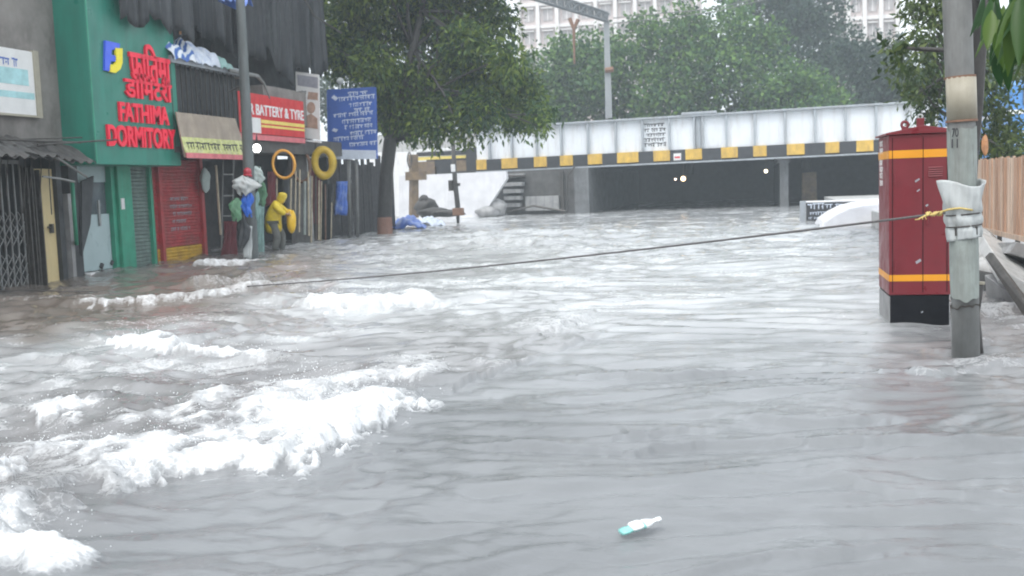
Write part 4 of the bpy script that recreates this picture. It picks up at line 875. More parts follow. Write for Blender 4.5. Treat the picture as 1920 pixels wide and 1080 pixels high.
tag(MB().tube([G(868, 406)+V3(0, 0, .1), onY(905, 385, 55), onY(940, 338, 55), onY(955, 330, 55), onY(985, 330, 55)], .07, 8).build('bent_pipe', 'iron', smooth=True), 'thin black pipe leaning on the white wall and bending over the grey ledges', 'pipe')
tag(MB().tube([onY(940, 400, 55.2), onY(1000, 386, 55.2), onY(1060, 396, 55.2)], .06, 6).build('fallen_branch', 'iron'), 'dark bent branch lying against the foot of the stepped abutment', 'branch')
pile('rubble_block', 'broken grey concrete block at the foot of the bent pipe', 'block', [(onY(925, 392, 54.5), (.7, .4, .55)), (onY(915, 398, 54), (.6, .4, .3))], 'concrete')
up = thing('bridge_pier', 'grey concrete pier in the middle of the dark underpass', 'pier', (bx(1470), YB+1, -1))
MB().box(bx(1462), bx(1478), YB+.6, YB+20, -1, 2.9).build('column', 'pier', up); MB().box(bx(1458), bx(1482), YB+.5, YB+20.2, 2.3, 2.62).build('cap', 'pier', up)
tag(MB().box(-30, 30, YB+24, YB+25, -1, 3.4).build('underpass_blocker', 'interior'), 'added dark wall keeping daylight out of the far end of the underpass', 'wall')  # added to block light, so the underpass stays dark
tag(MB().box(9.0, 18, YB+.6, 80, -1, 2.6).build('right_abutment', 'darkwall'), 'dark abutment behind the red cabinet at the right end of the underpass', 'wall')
tag(MB().box(-60, 60, YB+25.1, 140, -1, 2.2).build('railway_embankment', 'mud'), kind='structure')
for px, py, col, st_, r_, lab in ((1281, 335, (1, .72, .42), 3.5, .13, 'warm lit lamp under the bridge left of the middle pier'), (1436, 321, (1, .88, .66), 4, .09, 'smaller white lit lamp under the bridge beside the middle pier')):
    c = onY(px, py, YB+2.2); lp = thing('underpass_lamp', lab, 'lamp', c)
    MB().blob(c, r_, 8, 12, 0).build('bulb', emit('lamp_glow', col, st_), lp, smooth=True)
    MB().box(c.x-r_, c.x+r_, c.y+.1, c.y+.4, c.z-r_, c.z+r_*1.4).tube([c+V3(0, .25, r_), V3(c.x, c.y+.25, zc(c.x)+.42)], .03, 6).build('housing', 'iron', lp)
    if px < 1300: MB().blob(c+V3(-.42, 0, -.02), .06, 6, 10, 0).build('small_bulb', emit('lamp_glow_small', (1, .75, .6), 3), lp)
# left background behind the white wall
ww = MB().prism([onY(748, 410, 54), onY(900, 412, 54), onY(950, 335, 54), onY(948, 321, 54), onY(786, 328, 54), onY(748, 330, 54)], (0, .4, 0)).build('white_wall', 'whiteconc'); tag(ww, 'whitewashed retaining wall between the brown post and the bridge abutment', 'wall')
tag(MB().prism([onY(690, 410, 60), onY(800, 410, 60), onY(800, 284, 60), onY(690, 286, 60)], (0, .4, 0)).build('white_gable', 'white'), 'tall white wall seen between the street tree trunk and the brown post', 'wall')
tag(MB().prism([onY(690, 300, 64), onY(900, 300, 64), onY(900, 250, 64), onY(690, 254, 64)], (0, .6, 0)).build('parapet_wall', 'greyconc'), 'grey railway parapet under the street tree crown', 'wall')
bp = thing('brown_post', 'thick brown and yellow stained post before the white wall', 'post', G(776, 402))
YQ = 51.
MB().tube([onY(776, 408, YQ), onY(776, 350, YQ), onY(776, 335, YQ), onY(775, 290, YQ)], [.27, .25, .25, .25], 4).build('shaft', 'brownpost', bp)
MB().box(onY(764, 330, YQ).x, onY(800, 330, YQ).x, YQ-.35, YQ-.0, onY(776, 338, YQ).z, onY(776, 322, YQ).z).build('bracket', 'brownpost', bp)
MB().torus(onY(768, 300, YQ-.4), (1, 0, 0), (0, 0, 1), .10, .36, .05).build('hoop', 'iron', bp)
sp_ = thing('leaning_post', 'slim dark leaning post with a white band standing in the flood', 'post', G(858, 420))
YL = 45.3
MB().tube([onY(859, 425, YL), onY(858, 385, YL), onY(853, 340, YL), onY(849, 258, YL)], [.05, .12, .11, .09], 8).build('shaft', 'dkbark', sp_, smooth=True)
MB().tube([onY(851, 322, YL), onY(850, 308, YL)], .125, 10).build('white_band', 'white', sp_)
each(MB().box(onY(842, 350, YL).x, onY(849, 350, YL).x, YL-.1, YL+.1, onY(845, 358, YL).z, onY(845, 338, YL).z).box(onY(856, 346, YL).x, onY(862, 346, YL).x, YL-.08, YL+.08, onY(860, 349, YL).z, onY(860, 343, YL).z), 'clamp', 'iron', sp_)
MB().box(onY(850, 400, YL).x, onY(869, 400, YL).x, YL-.15, YL+.15, onY(858, 404, YL).z, onY(858, 390, YL).z).build('base_collar', 'rust', sp_, bevel=.02)
pile('debris_heap', 'dark heap of branches and rubbish before the white wall', 'debris', [(onY(800, 390, 47), (.5, .5, .45)), (onY(815, 398, 46.5), (.8, .5, .22)), (onY(840, 400, 46), (.8, .4, .16)), (onY(795, 376, 47), (.25, .3, .25))], 'dkbark')
def btile(px0, px1, py, hgt, Yd, ph):
    def fn(u, v):
        p = onY(px0+(px1-px0)*u, py, Yd+2.2*v-1); z = max(0, hgt*math.sin(PI*min(1, u*.9+.08))*(.4+.6*math.sin(v*PI))+.05*math.sin(u*13+ph+v*9)+.05*math.sin(v*14+ph*2+u*7)+.03*math.sin(u*31-v*12)); return (p.x, p.y, z-.05)
    return MB().sheet(fn, 26, 12)
tag(btile(732, 800, 427, .55, 41, 1).build('blue_tarpaulin', 'bluetarp', smooth=True, solid=.02), 'bright blue tarpaulin heaped on the water right of the street tree', 'tarpaulin')
tag(btile(775, 835, 418, .42, 44, 3).build('pale_tarpaulin', 'paletarp', smooth=True, solid=.02), 'paler blue and white tarpaulin beside the slim leaning post', 'tarpaulin')

# ------------------------------------------------------------------ overhead railway gantry and wires
gm = thing('railway_mast', 'pale concrete railway mast rising behind the bridge with a lattice beam', 'mast', (onY(1142, 222, 60).x, 60, 3))
YM = 60.
MB().hexa([onY(1135, 222, YM), onY(1148, 221, YM), onY(1148, 221, YM+.35), onY(1135, 222, YM+.35), onY(1132, 38, YM), onY(1142, 38, YM), onY(1142, 38, YM+.35), onY(1132, 38, YM+.35)]).build('mast', 'mastconc', gm)
e0, e1 = onY(1140, 40, YM), onY(968, -12, 55); q0, q1 = onY(1140, 24, YM), onY(968, -34, 55)
g = MB()
for a, b_ in ((e0, e1), (q0, q1)):
    for dy in (0, .5): g.tube([a+V3(0, dy, 0), b_+V3(0, dy, 0)], .06, 5)
for i in range(12):
    t0, t1 = i/12, (i+1)/12
    for dy in (0, .5): g.tube([e0.lerp(e1, t0)+V3(0, dy, 0), q0.lerp(q1, t1)+V3(0, dy, 0)], .04, 4); g.tube([q0.lerp(q1, t0)+V3(0, dy, 0), e0.lerp(e1, t1)+V3(0, dy, 0)], .04, 4)
    g.obox(e0.lerp(q0, .5).lerp(e1.lerp(q1, .5), (t0+t1)/2)+V3(0, .25, 0), (e1-e0)/26, (0, .02, 0), (0, 0, .17))
g.build('lattice_beam', 'gantry', gm)
MB().tube([onY(1135, 132, YM-.1), onY(1150, 130, YM-.1)], .16, 6).build('collar', 'rust', gm)
g = MB(); g.tube([onY(1077, 120, 62), onY(1076, 55, 62), onY(1068, 34, 62)], [.05, .09, .12], 6); g.tube([onY(1076, 55, 62), onY(1084, 36, 62)], [.09, .12], 6); tag(g.build('insulator_rod', 'rust'), 'thin brown forked rod hanging below the lattice beam', 'rod')
for i, (pts, lab) in enumerate(((((1150, 34), (1250, 24), (1340, 16), (1440, -8)), 'upper pale wire curving up from the railway mast'), (((1150, 43), (1250, 34), (1340, 22), (1480, -12)), 'lower pale wire curving up from the railway mast'))):
    tag(MB().tube([onY(x, y, 60-2*j) for j, (x, y) in enumerate(pts)], .025, 5).build('overhead_wire', 'pole'), lab, 'wire')
tag(MB().tube([onX(566, -10, -12), onX(590, 30, -12), onX(640, 62, -12)], .025, 5).build('sagging_cable', 'iron'), 'dark cable sagging at the left edge of the street tree', 'cable')

# ------------------------------------------------------------------ apartment blocks far behind
def apartments(label, px0, px1, Yd, zt_, zlo, zhi, nb, seed):
    x0, x1 = onY(px0, 60, Yd).x, onY(px1, 60, Yd).x; root = thing('apartment_block', label, 'building', ((x0+x1)/2, Yd, -1))
    MB().box(x0, x1, Yd, Yd+18, -1, zt_).build('wall', 'facade', root)
    g = MB(); z = zlo-.9
    while z < zhi: g.box(x0-.3, x1+.3, Yd-.5, Yd-.02, z, z+.45); z += 3.1
    g.build('floor_band', 'aptwhite', root)
    g = MB(); w = (x1-x0)/nb
    for i in range(nb+1): g.box(x0+i*w-.25, x0+i*w+.25, Yd-.7, Yd-.03, -1, zt_)
    g.build('pilaster', 'aptwhite', root)
    z = zlo
    while z < zhi-1:
        for i in range(nb):
            c = x0+(i+.5)*w; f = MB().box(c-w*.25, c+w*.25, Yd-.12, Yd-.04, z+.1, z+1.7).build('window', 'winglass', root)
            MB().box(c-.06, c+.06, Yd-.18, Yd-.125, z+.1, z+1.7).box(c-w*.3, c+w*.3, Yd-.7, Yd-.125, z+1.75, z+1.9).build('frame', 'aptwhite', f)
        z += 3.1
apartments('pale pinkish apartment block behind the lattice beam', 975, 1305, 150, 36, 15, 36, 9, 1)
apartments('pale apartment block behind the dark trees at the right', 1560, 1682, 140, 35.5, 15, 35, 4, 2)

# ================================================================== RIGHT SIDE
# red feeder cabinet
YC = 11.55; cx0, cx1 = onY(1667, 450, YC).x, onY(1783, 450, YC).x; yb2 = onX(1648, 480, cx0).y
cb = thing('feeder_cabinet', 'dark red electric feeder cabinet with yellow bands on a black plinth', 'cabinet', ((cx0+cx1)/2, (YC+yb2)/2, -.6))
zpl = onY(1725, 553, YC).z; ztop = onY(1725, 251, YC).z
MB().box(cx0+.012, cx1-.012, YC+.012, yb2-.012, -.6, zpl-.002).build('plinth', 'plinth', cb)
MB().box(cx0+.002, cx0+.011, YC+.014, yb2-.01, -.6, zpl-.02).build('plinth_side', 'concrete', cb)
MB().box(cx0, cx1, YC, yb2, zpl, ztop).build('body', 'cabred', cb, bevel=.008)
xm = cx0+(cx1-cx0)*.55; rz = ztop
MB().prism([(cx0-.035, YC-.03, rz+.002), (cx1+.02, YC-.03, rz+.002), (cx1+.02, YC-.03, rz+.035), (xm, YC-.03, rz+.085), (cx0-.035, YC-.03, rz+.02)], (0, yb2-YC+.06, 0)).build('roof', 'cabred', cb, bevel=.005)
for py, hh, nm in ((288, 7.5, 'yellow_band'), (521, 6, 'yellow_band')):
    z0, z1 = onY(1725, py+hh, YC).z, onY(1725, py-hh, YC).z
    MB().box(cx0-.003, cx1+.003, YC-.004, YC-.0005, z0, z1).box(cx0-.004, cx0-.0005, YC-.004, yb2, z0, z1).build(nm, 'cabyel', cb)
each(MB().box(cx0+.03, cx0+.036, YC-.006, YC-.001, zpl+.03, ztop-.03).box(cx1-.04, cx1-.034, YC-.006, YC-.001, zpl+.03, ztop-.03).box(xm-.003, xm+.003, YC-.005, YC-.001, zpl+.03, ztop-.03), 'door_seam', 'plinth', cb)
each(MB().tube([(xm+.04, YC-.02, zpl+.72), (xm+.04, YC-.02, zpl+.90)], .011, 8).box(cx0+.055, cx0+.085, YC-.012, YC-.001, zpl+.25, zpl+.35).box(cx0+.055, cx0+.085, YC-.012, YC-.001, ztop-.5, ztop-.4), 'hinge_and_handle', 'cabred', cb)
for i in range(5): MB().obox((cx1-.15, YC-.006, ztop-.34-.022*i), (.07, 0, 0), (0, .005, 0), (0, .003, .006)).build('vent_louvre', 'cabred', cb)
lx = onY(1698, 240, YC).x; MB().torus((lx, YC+.06, rz+.10), (1, 0, 0), (0, 0, 1), .032, .032, .014, 16, 8).box(lx-.03, lx+.03, YC+.04, YC+.08, rz+.04, rz+.07).build('lifting_lug', 'cabred', cb)
lx = onY(1727, 235, YC).x; MB().box(lx-.035, lx+.035, YC+.02, YC+.09, rz+.07, rz+.16).build('lifting_lug', 'cabred', cb, bevel=.004)
MB().torus((lx, YC+.055, rz+.175), (1, 0, 0), (0, 0, 1), .022, .022, .009, 14, 6).build('lifting_ring', 'sack', cb)
t = MB()
for i, py in enumerate((270, 284, 306, 318, 330, 344)): perp_text_lines(t, (cx0-.001, yb2-.10-.02*(i % 2), onX(1656, py+6, cx0).z), (0, -1, 0), (0, 0, 1), .30, .075, 1, 70+i, .9, .004, .2)
t.build('side_lettering', 'paper', cb)
t = MB(); rd = random.Random(4)
for px, py, ww_, hh_ in ((1720, 338, 7, 4), (1722, 357, 5, 3), (1738, 385, 4, 4), (1722, 490, 8, 6), (1729, 585, 3, 3)): c = onY(px, py, YC-.001); t.obox(c, (.003*ww_, 0, .002*ww_), (0, .001, 0), (-.001*hh_, 0, .002*hh_))
t.build('paper_scrap', 'stiff', cb)
# pole with plates and sack
YP2 = 9.73
pp = thing('roadside_pole', 'thick grey pole with a tan plate and stencilled figures beside the red cabinet', 'pole', G(1810, 668))
MB().tube([G(1811, 668, -.6), G(1811, 668), onY(1808, 450, YP2), onY(1803, 250, YP2), onY(1797, 80, YP2), onY(1792, -60, YP2), onY(1786, -260, YP2)], [.115, .113, .11, .112, .115, .115, .11], 18).build('shaft', 'pole', pp, smooth=True)
MB().tube([onY(1808, 440, YP2), onY(1807.5, 425, YP2)], .125, 16).build('clamp', 'iron', pp)
def ragged_band(name, m, lo, hi, r0, r1, seed, rlo=0.0, rhi=.1):
    rd = random.Random(seed); ph = [rd.uniform(0, 6) for _ in range(6)]; lo, hi = Vector(lo), Vector(hi)
    def fn(u, v):
        q = 2*PI*u; w = .5*math.sin(2*q+ph[0])+.3*math.sin(5*q+ph[1])+.25*math.sin(11*q+ph[2]); w2 = .5*math.sin(3*q+ph[3])+.3*math.sin(7*q+ph[4])
        c = lo.lerp(hi, v); r = r0+(r1-r0)*v+.004*math.sin(4*q+v*9+ph[5])
        return c+V3(math.cos(q)*r, math.sin(q)*r, rhi*w*v+rlo*w2*(1-v))
    MB().sheet(fn, 48, 10).build(name, m, pp, smooth=True)
ragged_band('painted_band', 'paleple', onY(1809, 560, YP2), onY(1803, 240, YP2), .1140, .1150, 3, .03, .02)
ragged_band('stained_foot', 'footstain', G(1812, 672, -.3), onY(1809, 572, YP2), .126, .1155, 5, 0, .03)
def wrap(mb, c0, c1, r, a0, a1, n=14):
    vs = []
    for i in range(n+1):
        q = a0+(a1-a0)*i/n; d = V3(math.sin(q), -math.cos(q), 0)*r; vs += [c0+d, c1+d]
    return mb.add(vs, [(2*i, 2*i+2, 2*i+3, 2*i+1) for i in range(n)])
wrap(MB(), onY(1802.5, 226, YP2), onY(1800, 146, YP2), .124, -1.3, 1.5).build('tan_plate', 'tan', pp, smooth=True, solid=.006)
each(MB().tube([onY(1803, 229, YP2), onY(1802.9, 225, YP2)], .130, 18).tube([onY(1800, 147, YP2), onY(1799.8, 143, YP2)], .128, 18), 'strap', 'rust', pp)
# stencilled figures on the pole
c0 = onY(1786, 274, YP2-.119); up_ = V3(0, 0, 1)
t = MB().text('70', c0+V3(0, .035, .075), (1, -.55, 0), up_, .055, .075, .004, .01).text('11', c0+V3(0, .035, -.015), (1, -.55, 0), up_, .05, .075, .004, .01)
t.build('stencilled_figures', 'blackink', pp)
# white sack tied round the pole
sk_ = thing('tied_sack', 'white plastic sack tied round the thick pole with two cords', 'sack', onY(1800, 450, YP2))
def sfn(u, v):
    q = u*2*PI; c = onY(1808-4*v, 449-106*v, YP2)
    r = .128+.018*math.sin(v*PI*.8)+.010*math.sin(4*q+v*7)+.006*math.sin(9*q+3*v)+.006*math.sin(17*q-5*v)-.012*math.exp(-((v-.45)/.05)**2)-.012*math.exp(-((v-.24)/.04)**2)
    fl = .06*max(0, math.cos(q-3.5))**4*max(0, v-.5)/.5+.05*max(0, math.cos(q-5.9))**4*max(0, v-.7)/.3
    return c+V3(math.cos(q)*(r+fl), math.sin(q)*(r+fl*.5), .035*math.sin(2*q+.6)*max(0, v-.7)*3+.02*math.sin(q+2)*max(0, .2-v)*5)
MB().sheet(sfn, 56, 26).build('bag', 'sack', sk_, smooth=True, solid=.004)
for py in (401, 423): c = onY(1807, py, YP2); MB().torus(c, (1, 0, .08), (0, 1, 0), .140, .140, .007, 24, 6).build('cord', 'iron', sk_)
# trunk of the tree behind the pole
YK = 10.05
rt = thing('roadside_tree', 'dark slender tree growing against the thick pole with big hanging leaves', 'tree', G(1826, 655, -.6))
g = MB(); g.tube([onY(1824, 690, YK), onY(1822, 640, YK), onY(1817, 560, YK), onY(1812, 430, YK), onY(1815, 300, YK), onY(1824, 200, YK), onY(1831, 100, YK), onY(1837, 0, YK), onY(1850, -150, YK), onY(1840, -320, YK)], [.10, .09, .075, .07, .085, .085, .08, .085, .07, .05], 10)
g.tube([onY(1820, 620, YK), onY(1830, 575, YK-.1), onY(1838, 532, YK-.15)], [.05, .04, .032], 8)
g.tube([onY(1833, 90, YK), onY(1775, 94, YK+.2), onY(1700, 91, YK+.3), onY(1672, 84, YK+.3)], [.04, .022, .018, .008], 7)
tw = [onY(1837, 0, YK), onY(1860, -60, 8.6), onY(1890, -70, 7.2), onY(1905, -20, 6.4)]
g.tube(tw, [.04, .03, .02, .012], 7); g.tube([tw[2], onY(1960, -60, 6.6), onY(2020, -20, 6.3)], [.02, .014, .008], 6); g.tube([tw[1], onY(1850, -20, 7.4), onY(1850, 30, 7.2)], [.02, .012, .006], 6)
g.build('trunk', 'dkbark', rt, smooth=True)
MB().tube([onY(1838.5, 533, YK-.15), onY(1838.8, 528, YK-.15)], .036, 10).build('cut_end', 'tan', rt)
# lanceolate leaves
def leafblade(mb, base, d, sidev, L, w, curl=.25):
    d = Vector(d).normalized(); sidev = (Vector(sidev)-d*Vector(sidev).dot(d)).normalized(); n = d.cross(sidev); vs = []; K = 7
    for i in range(K+1):
        t = i/K; ww_ = w*math.sin(PI*t**.8)**.9*.5 if 0 < i < K else .002
        c = Vector(base)+d*(L*t)+V3(0, 0, -curl*L*t*t)
        vs += [c+sidev*ww_+n*ww_*.35, c, c-sidev*ww_+n*ww_*.35]
    fs = []
    for i in range(K): fs += [(3*i, 3*i+3, 3*i+4, 3*i+1), (3*i+1, 3*i+4, 3*i+5, 3*i+2)]
    return mb.add(vs, fs)
rd = random.Random(12); g = MB()
for (px, py, Yd, n, Ls) in ((1875, 10, 7.2, 13, .30), (1905, -10, 6.4, 14, .32), (1890, 55, 7.2, 9, .27), (1915, 45, 6.4, 8, .28), (1860, -25, 7.8, 9, .30), (1870, 85, 7.0, 4, .24), (1960, 10, 6.2, 14, .3), (2010, 40, 6.3, 12, .3), (1940, 90, 6.6, 4, .24)):
    for i in range(n):
        b_ = onY(px+rd.uniform(-18, 18), py+rd.uniform(-26, 16), Yd+rd.uniform(-.3, .3)); a = rd.uniform(0, 2*PI)
        leafblade(g, b_, (math.cos(a)*.45, math.sin(a)*.45, -1), (math.sin(a+.6), -math.cos(a), rd.uniform(-.4, .4)), Ls*rd.uniform(.7, 1.15), .075*rd.uniform(.8, 1.2), rd.uniform(.0, .25))
g.build('near_leaves', LEAF_FG, rt, smooth=True, recalc=False)
leaves('twig_leaves', clumps([(1688, 95, 22), (1700, 75, 16), (1676, 110, 14)], YK+.3, .1, 3), 900, 6, .10, LEAF_R, rt, 5, .2, .3, 1, .4)
tag(MB().tube([onY(1820, 520, YK-.12), onY(1823, 580, YK-.13), onY(1828, 640, YK-.13), onY(1830, 670, YK-.13)], .012, 6).build('red_cable', 'helmet'), 'red cable running down the slender trunk into the water', 'cable')
# bushier tree farther back
YR = 19.
ry = thing('hanging_tree', 'small bushy tree with hanging foliage behind the red cabinet', 'tree', V3(onY(1800, 300, YR).x, YR, .2))
RC = clumps([(1712, 20, 26), (1750, 30, 30), (1735, 75, 26), (1760, 110, 30), (1720, 125, 26), (1700, 145, 18), (1745, 165, 30), (1712, 180, 20), (1755, 205, 24), (1725, 212, 16), (1850, 165, 26), (1880, 200, 26), (1865, 235, 24), (1900, 245, 26), (1850, 270, 18), (1885, 280, 16), (1835, 110, 30), (1910, 140, 22), (1780, 20, 30), (1800, -30, 50), (1740, -40, 40)], YR, .7, 9)
k_ = MB(); bx_ = onY(1800, 300, YR).x; k_.tube([(bx_, YR, .2), (bx_+.05, YR, 2.0), (bx_-.05, YR, 4.6)], [.12, .10, .06], 8)
for i, (c, r) in enumerate(RC): limb(k_, (bx_, YR, 2.2+(i % 5)*.5), c, .035, .008, i)
k_.build('trunk', 'dkbark', ry, smooth=True)
leaves('crown', RC, 420, 9, .125, LEAF_R, ry, 6, .2, .5, 1.0, .38)
# rope across the flood
A = onY(1772, 399, YP2-.05); B = G(392, 541, .02); pts = []
for i in range(25):
    t_ = i/24; p = A.lerp(B, t_); p.z -= .14*4*t_*(1-t_)**1.0*.55; pts.append(p)
pts += [G(300, 545, .03), G(180, 547, .03), G(60, 545, .03), G(-60, 546, .04)]
rp = thing('mooring_rope', 'long thin rope stretched across the flood from the thick pole', 'rope', A)
MB().tube(pts, .011, 6).build('strand', 'rope', rp, smooth=True)
k1 = MB(); rd = random.Random(2)
cK = onY(1748, 401, YP2-.10)
for i in range(7):
    ph = rd.uniform(0, 6); k1.tube([cK+V3(-.05+.016*j, .02*math.sin(j*1.3+ph), .018*math.sin(j*1.7+ph)) for j in range(9)], .0065, 5)
for i in range(4): k1.tube([cK+V3(-.04, 0, 0), cK+V3(-.06-.02*i, -.01, -.02-.008*i), cK+V3(-.05-.03*i, -.02, -.045)], .005, 5)
k1.tube([cK+V3(.05, 0, .01), A+V3(.02, -.07, .03), A+V3(.10, -.12, .04), A+V3(.2, -.1, .02)], .009, 5)
k1.build('knot', 'ropey', rp, smooth=True)
# raised pavement, fence and rubble
XW = 3.25
zw = onX(1862, 462, XW).z
tag(MB().box(XW, 60, 12.2, 56, -1, zw).build('raised_pavement', 'greyconc'), kind='structure')
XF = XW+.06; fzb = onX(1862, 436, XF); fzt = onX(1862, 297, XF)
fe = thing('wooden_fence', 'reddish brown upright plank fence on short dark legs at the right edge', 'fence', (XF, 16, zw)); rd = random.Random(6)
y = 12.6; i = 0
while y < 21 and i < 100:
    w = rd.choice((.06, .07, .085, .10)); x = XF+rd.uniform(-.012, .012)
    MB().box(x-.012, x+.012, y, y+w, fzb.z+rd.uniform(-.02, .02), fzt.z+rd.uniform(-.015, .015)).build('plank', 'wood' if rd.random() < .6 else 'wood2', fe); y += w+rd.choice((.012, .02, .03, .05)); i += 1
each(MB().box(XF-.035, XF-.014, 12.5, 21.2, fzb.z-.02, fzb.z+.05).box(XF+.014, XF+.05, 12.5, 21.2, fzt.z-.16, fzt.z-.09), 'rail', 'wood2', fe)
for px in (1853, 1872, 1906, 1960): yy = fy(px, 450, XF-.02); MB().box(XF-.03, XF+.02, yy-.035, yy+.035, zw-.01, fzb.z).build('leg', 'iron', fe)
MB().box(XF-.02, XF+.03, 21.0, 21.1, zw, fzt.z+.05).build('post', 'wood2', fe)
pile('grey_sandbag', 'pale grey slumped sack against the wall below the fence', 'sack', [(onX(1845, 452, XW-.15), (.16, .3, .17)), (onX(1842, 485, XW-.2), (.15, .3, .22)), (onX(1850, 510, XW-.22), (.2, .35, .2))], 'greyconc')
rd = random.Random(9)
def chunk(px, py, X_, sx, sy2, szz, a, m, label, name='broken_slab', cat='slab'):
    c = onX(px, py, X_); az = Matrix.Rotation(a[2], 3, 'Z') @ Matrix.Rotation(a[1], 3, 'Y') @ Matrix.Rotation(a[0], 3, 'X')
    mb = MB(); mb.obox(c, az @ V3(sx, 0, 0), az @ V3(0, sy2, 0), az @ V3(0, 0, szz))
    mb.v = [tuple(Vector(v)+V3(rd.uniform(-1, 1), rd.uniform(-1, 1), rd.uniform(-1, 1))*.03) for v in mb.v]
    return tag(mb.build(name, m, bevel=.012), label, cat)
chunk(1895, 498, XW-.25, .32, .9, .06, (.25, .5, .1), 'greyconc', 'tilted pale broken concrete slab under the wooden fence')
chunk(1905, 475, XW-.10, .2, .6, .08, (-.1, .3, .0), 'concrete', 'smaller flat concrete slab lying right under the fence legs')
chunk(1893, 532, XW-.55, .03, .75, .035, (.42, .3, .25), 'iron', 'dark plank sloping into the water under the broken slab', 'dark_plank', 'plank')
chunk(1880, 555, XW-.15, .18, .5, .25, (.1, .2, .3), 'darkconc', 'dark rubble block at the waterline under the fence')
chunk(1918, 560, XW-.2, .25, .4, .22, (.2, -.2, .2), 'concrete', 'grey rubble block at the right picture edge by the waterline')
tag(MB().blob(onX(1847, 272, XF+.2), (.05, .06, .16), 8, 10, .15, 3).build('brown_leaf', 'orangeleaf'), 'dry orange brown leaf hanging by the fence top', 'leaf')
# bus glimpsed beyond the fence
c = onY(1935, 182, 24); bs = thing('blue_bus', 'blue and white bus glimpsed at the right edge behind the leaves', 'bus', (c.x, 24, zw))
x0 = onY(1893, 182, 24).x
MB().box(x0, x0+2.6, 24, 33, zw+.45, onY(1900, 150, 24).z).build('body', 'busblue', bs, bevel=.12)
MB().box(x0-.01, x0+2.61, 23.98, 33.02, onY(1900, 214, 24).z, onY(1900, 206, 24).z).build('white_stripe', 'white', bs)
MB().box(x0+.25, x0+2.35, 23.96, 23.99, onY(1900, 198, 24).z, onY(1900, 160, 24).z).build('windscreen', 'glassgrey', bs)
for yy in (25.5, 31):
    for xx in (x0+.12, x0+2.3): MB().tube([(xx, yy, zw+.5), (xx+.25, yy, zw+.5)], .5, 20).build('wheel', 'black', bs)
# low shrubs with pinkish flowers behind the fence
sh_ = thing('flower_shrub', 'low shrub with pinkish white blossoms behind the wooden fence', 'shrub', (onY(1890, 290, 20).x, 20, zw))
leaves('foliage', clumps([(1870, 275, 22), (1900, 270, 24), (1930, 265, 30), (1890, 295, 22), (1920, 300, 24)], 20, .4, 4), 300, 8, .12, LEAF_R, sh_, 8, .2, .2, 1, .5)
leaves('blossom', clumps([(1900, 280, 22), (1915, 262, 20), (1885, 290, 14)], 19.8, .3, 5), 160, 5, .09, MAT['paper'], sh_, 9, .6, .1, 1, .8)
MB().tube([(onY(1890, 290, 20).x, 20, zw), onY(1892, 280, 20)], .03, 6).build('stem', 'dkbark', sh_)
# barrier board, brown box and whitewashed ramp in the distance
YG = 38.
gb = thing('barrier_board', 'black low barrier board with a white top rail and pale lettering', 'barrier', G(1550, 416))
MB().prism([onY(1512, 414, YG), onY(1660, 412, YG), onY(1660, 378, YG), onY(1512, 380, YG)], (0, .05, 0)).build('board', 'black', gb)
MB().tube([onY(1507, 379, YG), onY(1665, 374.5, YG)], .035, 8).build('top_rail', 'white', gb)
MB().box(onY(1500, 400, YG).x, onY(1511, 400, YG).x, YG-.08, YG+.2, -.5, onY(1505, 377, YG).z).build('post', 'stiff', gb)
t = MB(); a = onY(1514, 393, YG-.004)
perp_text_lines(t, a, (1, 0, 0), (0, 0, 1), .5, .22, 1, 91, .95, .005, .02); perp_text_lines(t, a+V3(.55, 0, 0), (1, 0, 0), (0, 0, 1), .5, .2, 1, 92, .8, .005, .02)
perp_text_lines(t, onY(1514, 405, YG-.004), (1, 0, 0), (0, 0, 1), .75, .16, 1, 93, .7, .005, .05); perp_text_lines(t, onY(1514, 413, YG-.004), (1, 0, 0), (0, 0, 1), .6, .12, 1, 94, .7, .005, .05)
t.build('lettering', 'paleink', gb)
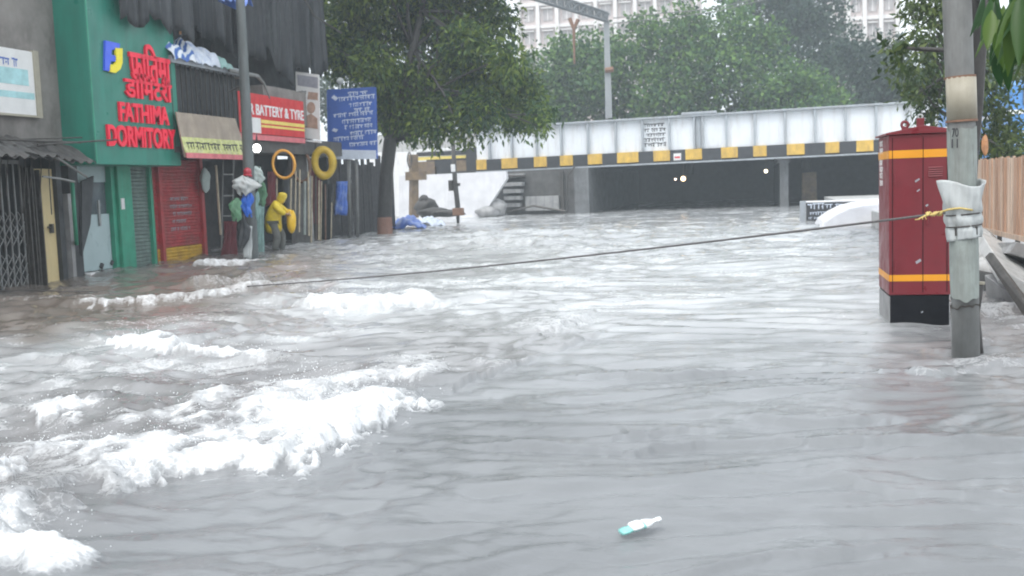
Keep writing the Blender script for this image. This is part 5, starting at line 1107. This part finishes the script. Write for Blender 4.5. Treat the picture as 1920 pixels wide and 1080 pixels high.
tag(MB().prism([onY(1503, 385, 60.5), onY(1532, 384, 60.5), onY(1531, 322, 60.5), onY(1504, 324, 60.5)], (0, .5, 0)).build('brown_box', 'brownpost', bevel=.03), 'tall brown box standing in the underpass mouth behind the barrier board', 'box')
YW = 33.
prof = [onY(x, y, YW) for x, y in ((1538, 430), (1545, 416), (1565, 402), (1590, 390), (1615, 384), (1650, 380), (1700, 378), (1700, 440))]
tag(MB().prism(prof, (0, 3.5, 0)).build('whitewashed_ramp', 'whiteconc', bevel=.05), 'whitewashed rounded ramp end rising from the flood left of the red cabinet', 'ramp')
# floating litter
q = G(1195, 992, .02); fb = thing('floating_bottle', 'crushed teal plastic bottle with a white cap end floating in the foreground', 'bottle', q)
ax = (R0*1+V3(-.1, .35, .18)).normalized()
def lathe(mb, o, ax, prof, seg=14, squash=.75):
    ax = Vector(ax).normalized(); a = ax.cross(V3(0, 0, 1)).normalized(); b_ = ax.cross(a); vs = []
    for d, r in prof:
        for k in range(seg):
            qq = 2*PI*k/seg; vs.append(Vector(o)+ax*d+a*math.cos(qq)*r+b_*math.sin(qq)*r*squash)
    n = len(prof); fs = [(i*seg+k, i*seg+(k+1) % seg, (i+1)*seg+(k+1) % seg, (i+1)*seg+k) for i in range(n-1) for k in range(seg)]
    fs += [tuple(range(seg)), tuple((n-1)*seg+k for k in range(seg))]
    return mb.add(vs, fs)
lathe(MB(), q-ax*.09+V3(0, 0, .012), ax, [(0, .015), (.006, .030), (.03, .036), (.05, .030), (.075, .037), (.10, .034), (.12, .037)], squash=.42).build('body', 'plasticteal', fb, smooth=True)
lathe(MB(), q-ax*.09+V3(0, 0, .012), ax, [(.121, .036), (.145, .030), (.17, .016), (.185, .013), (.188, .016), (.21, .016), (.211, .008)], squash=.6).build('neck', 'plasticwhite', fb, smooth=True)
lathe(MB(), q-ax*.03+V3(-.005, -.005, .018), ax, [(0, .034), (.012, .0405), (.045, .041), (.055, .036)], squash=.46).build('label_band', 'plasticwhite', fb, smooth=True)
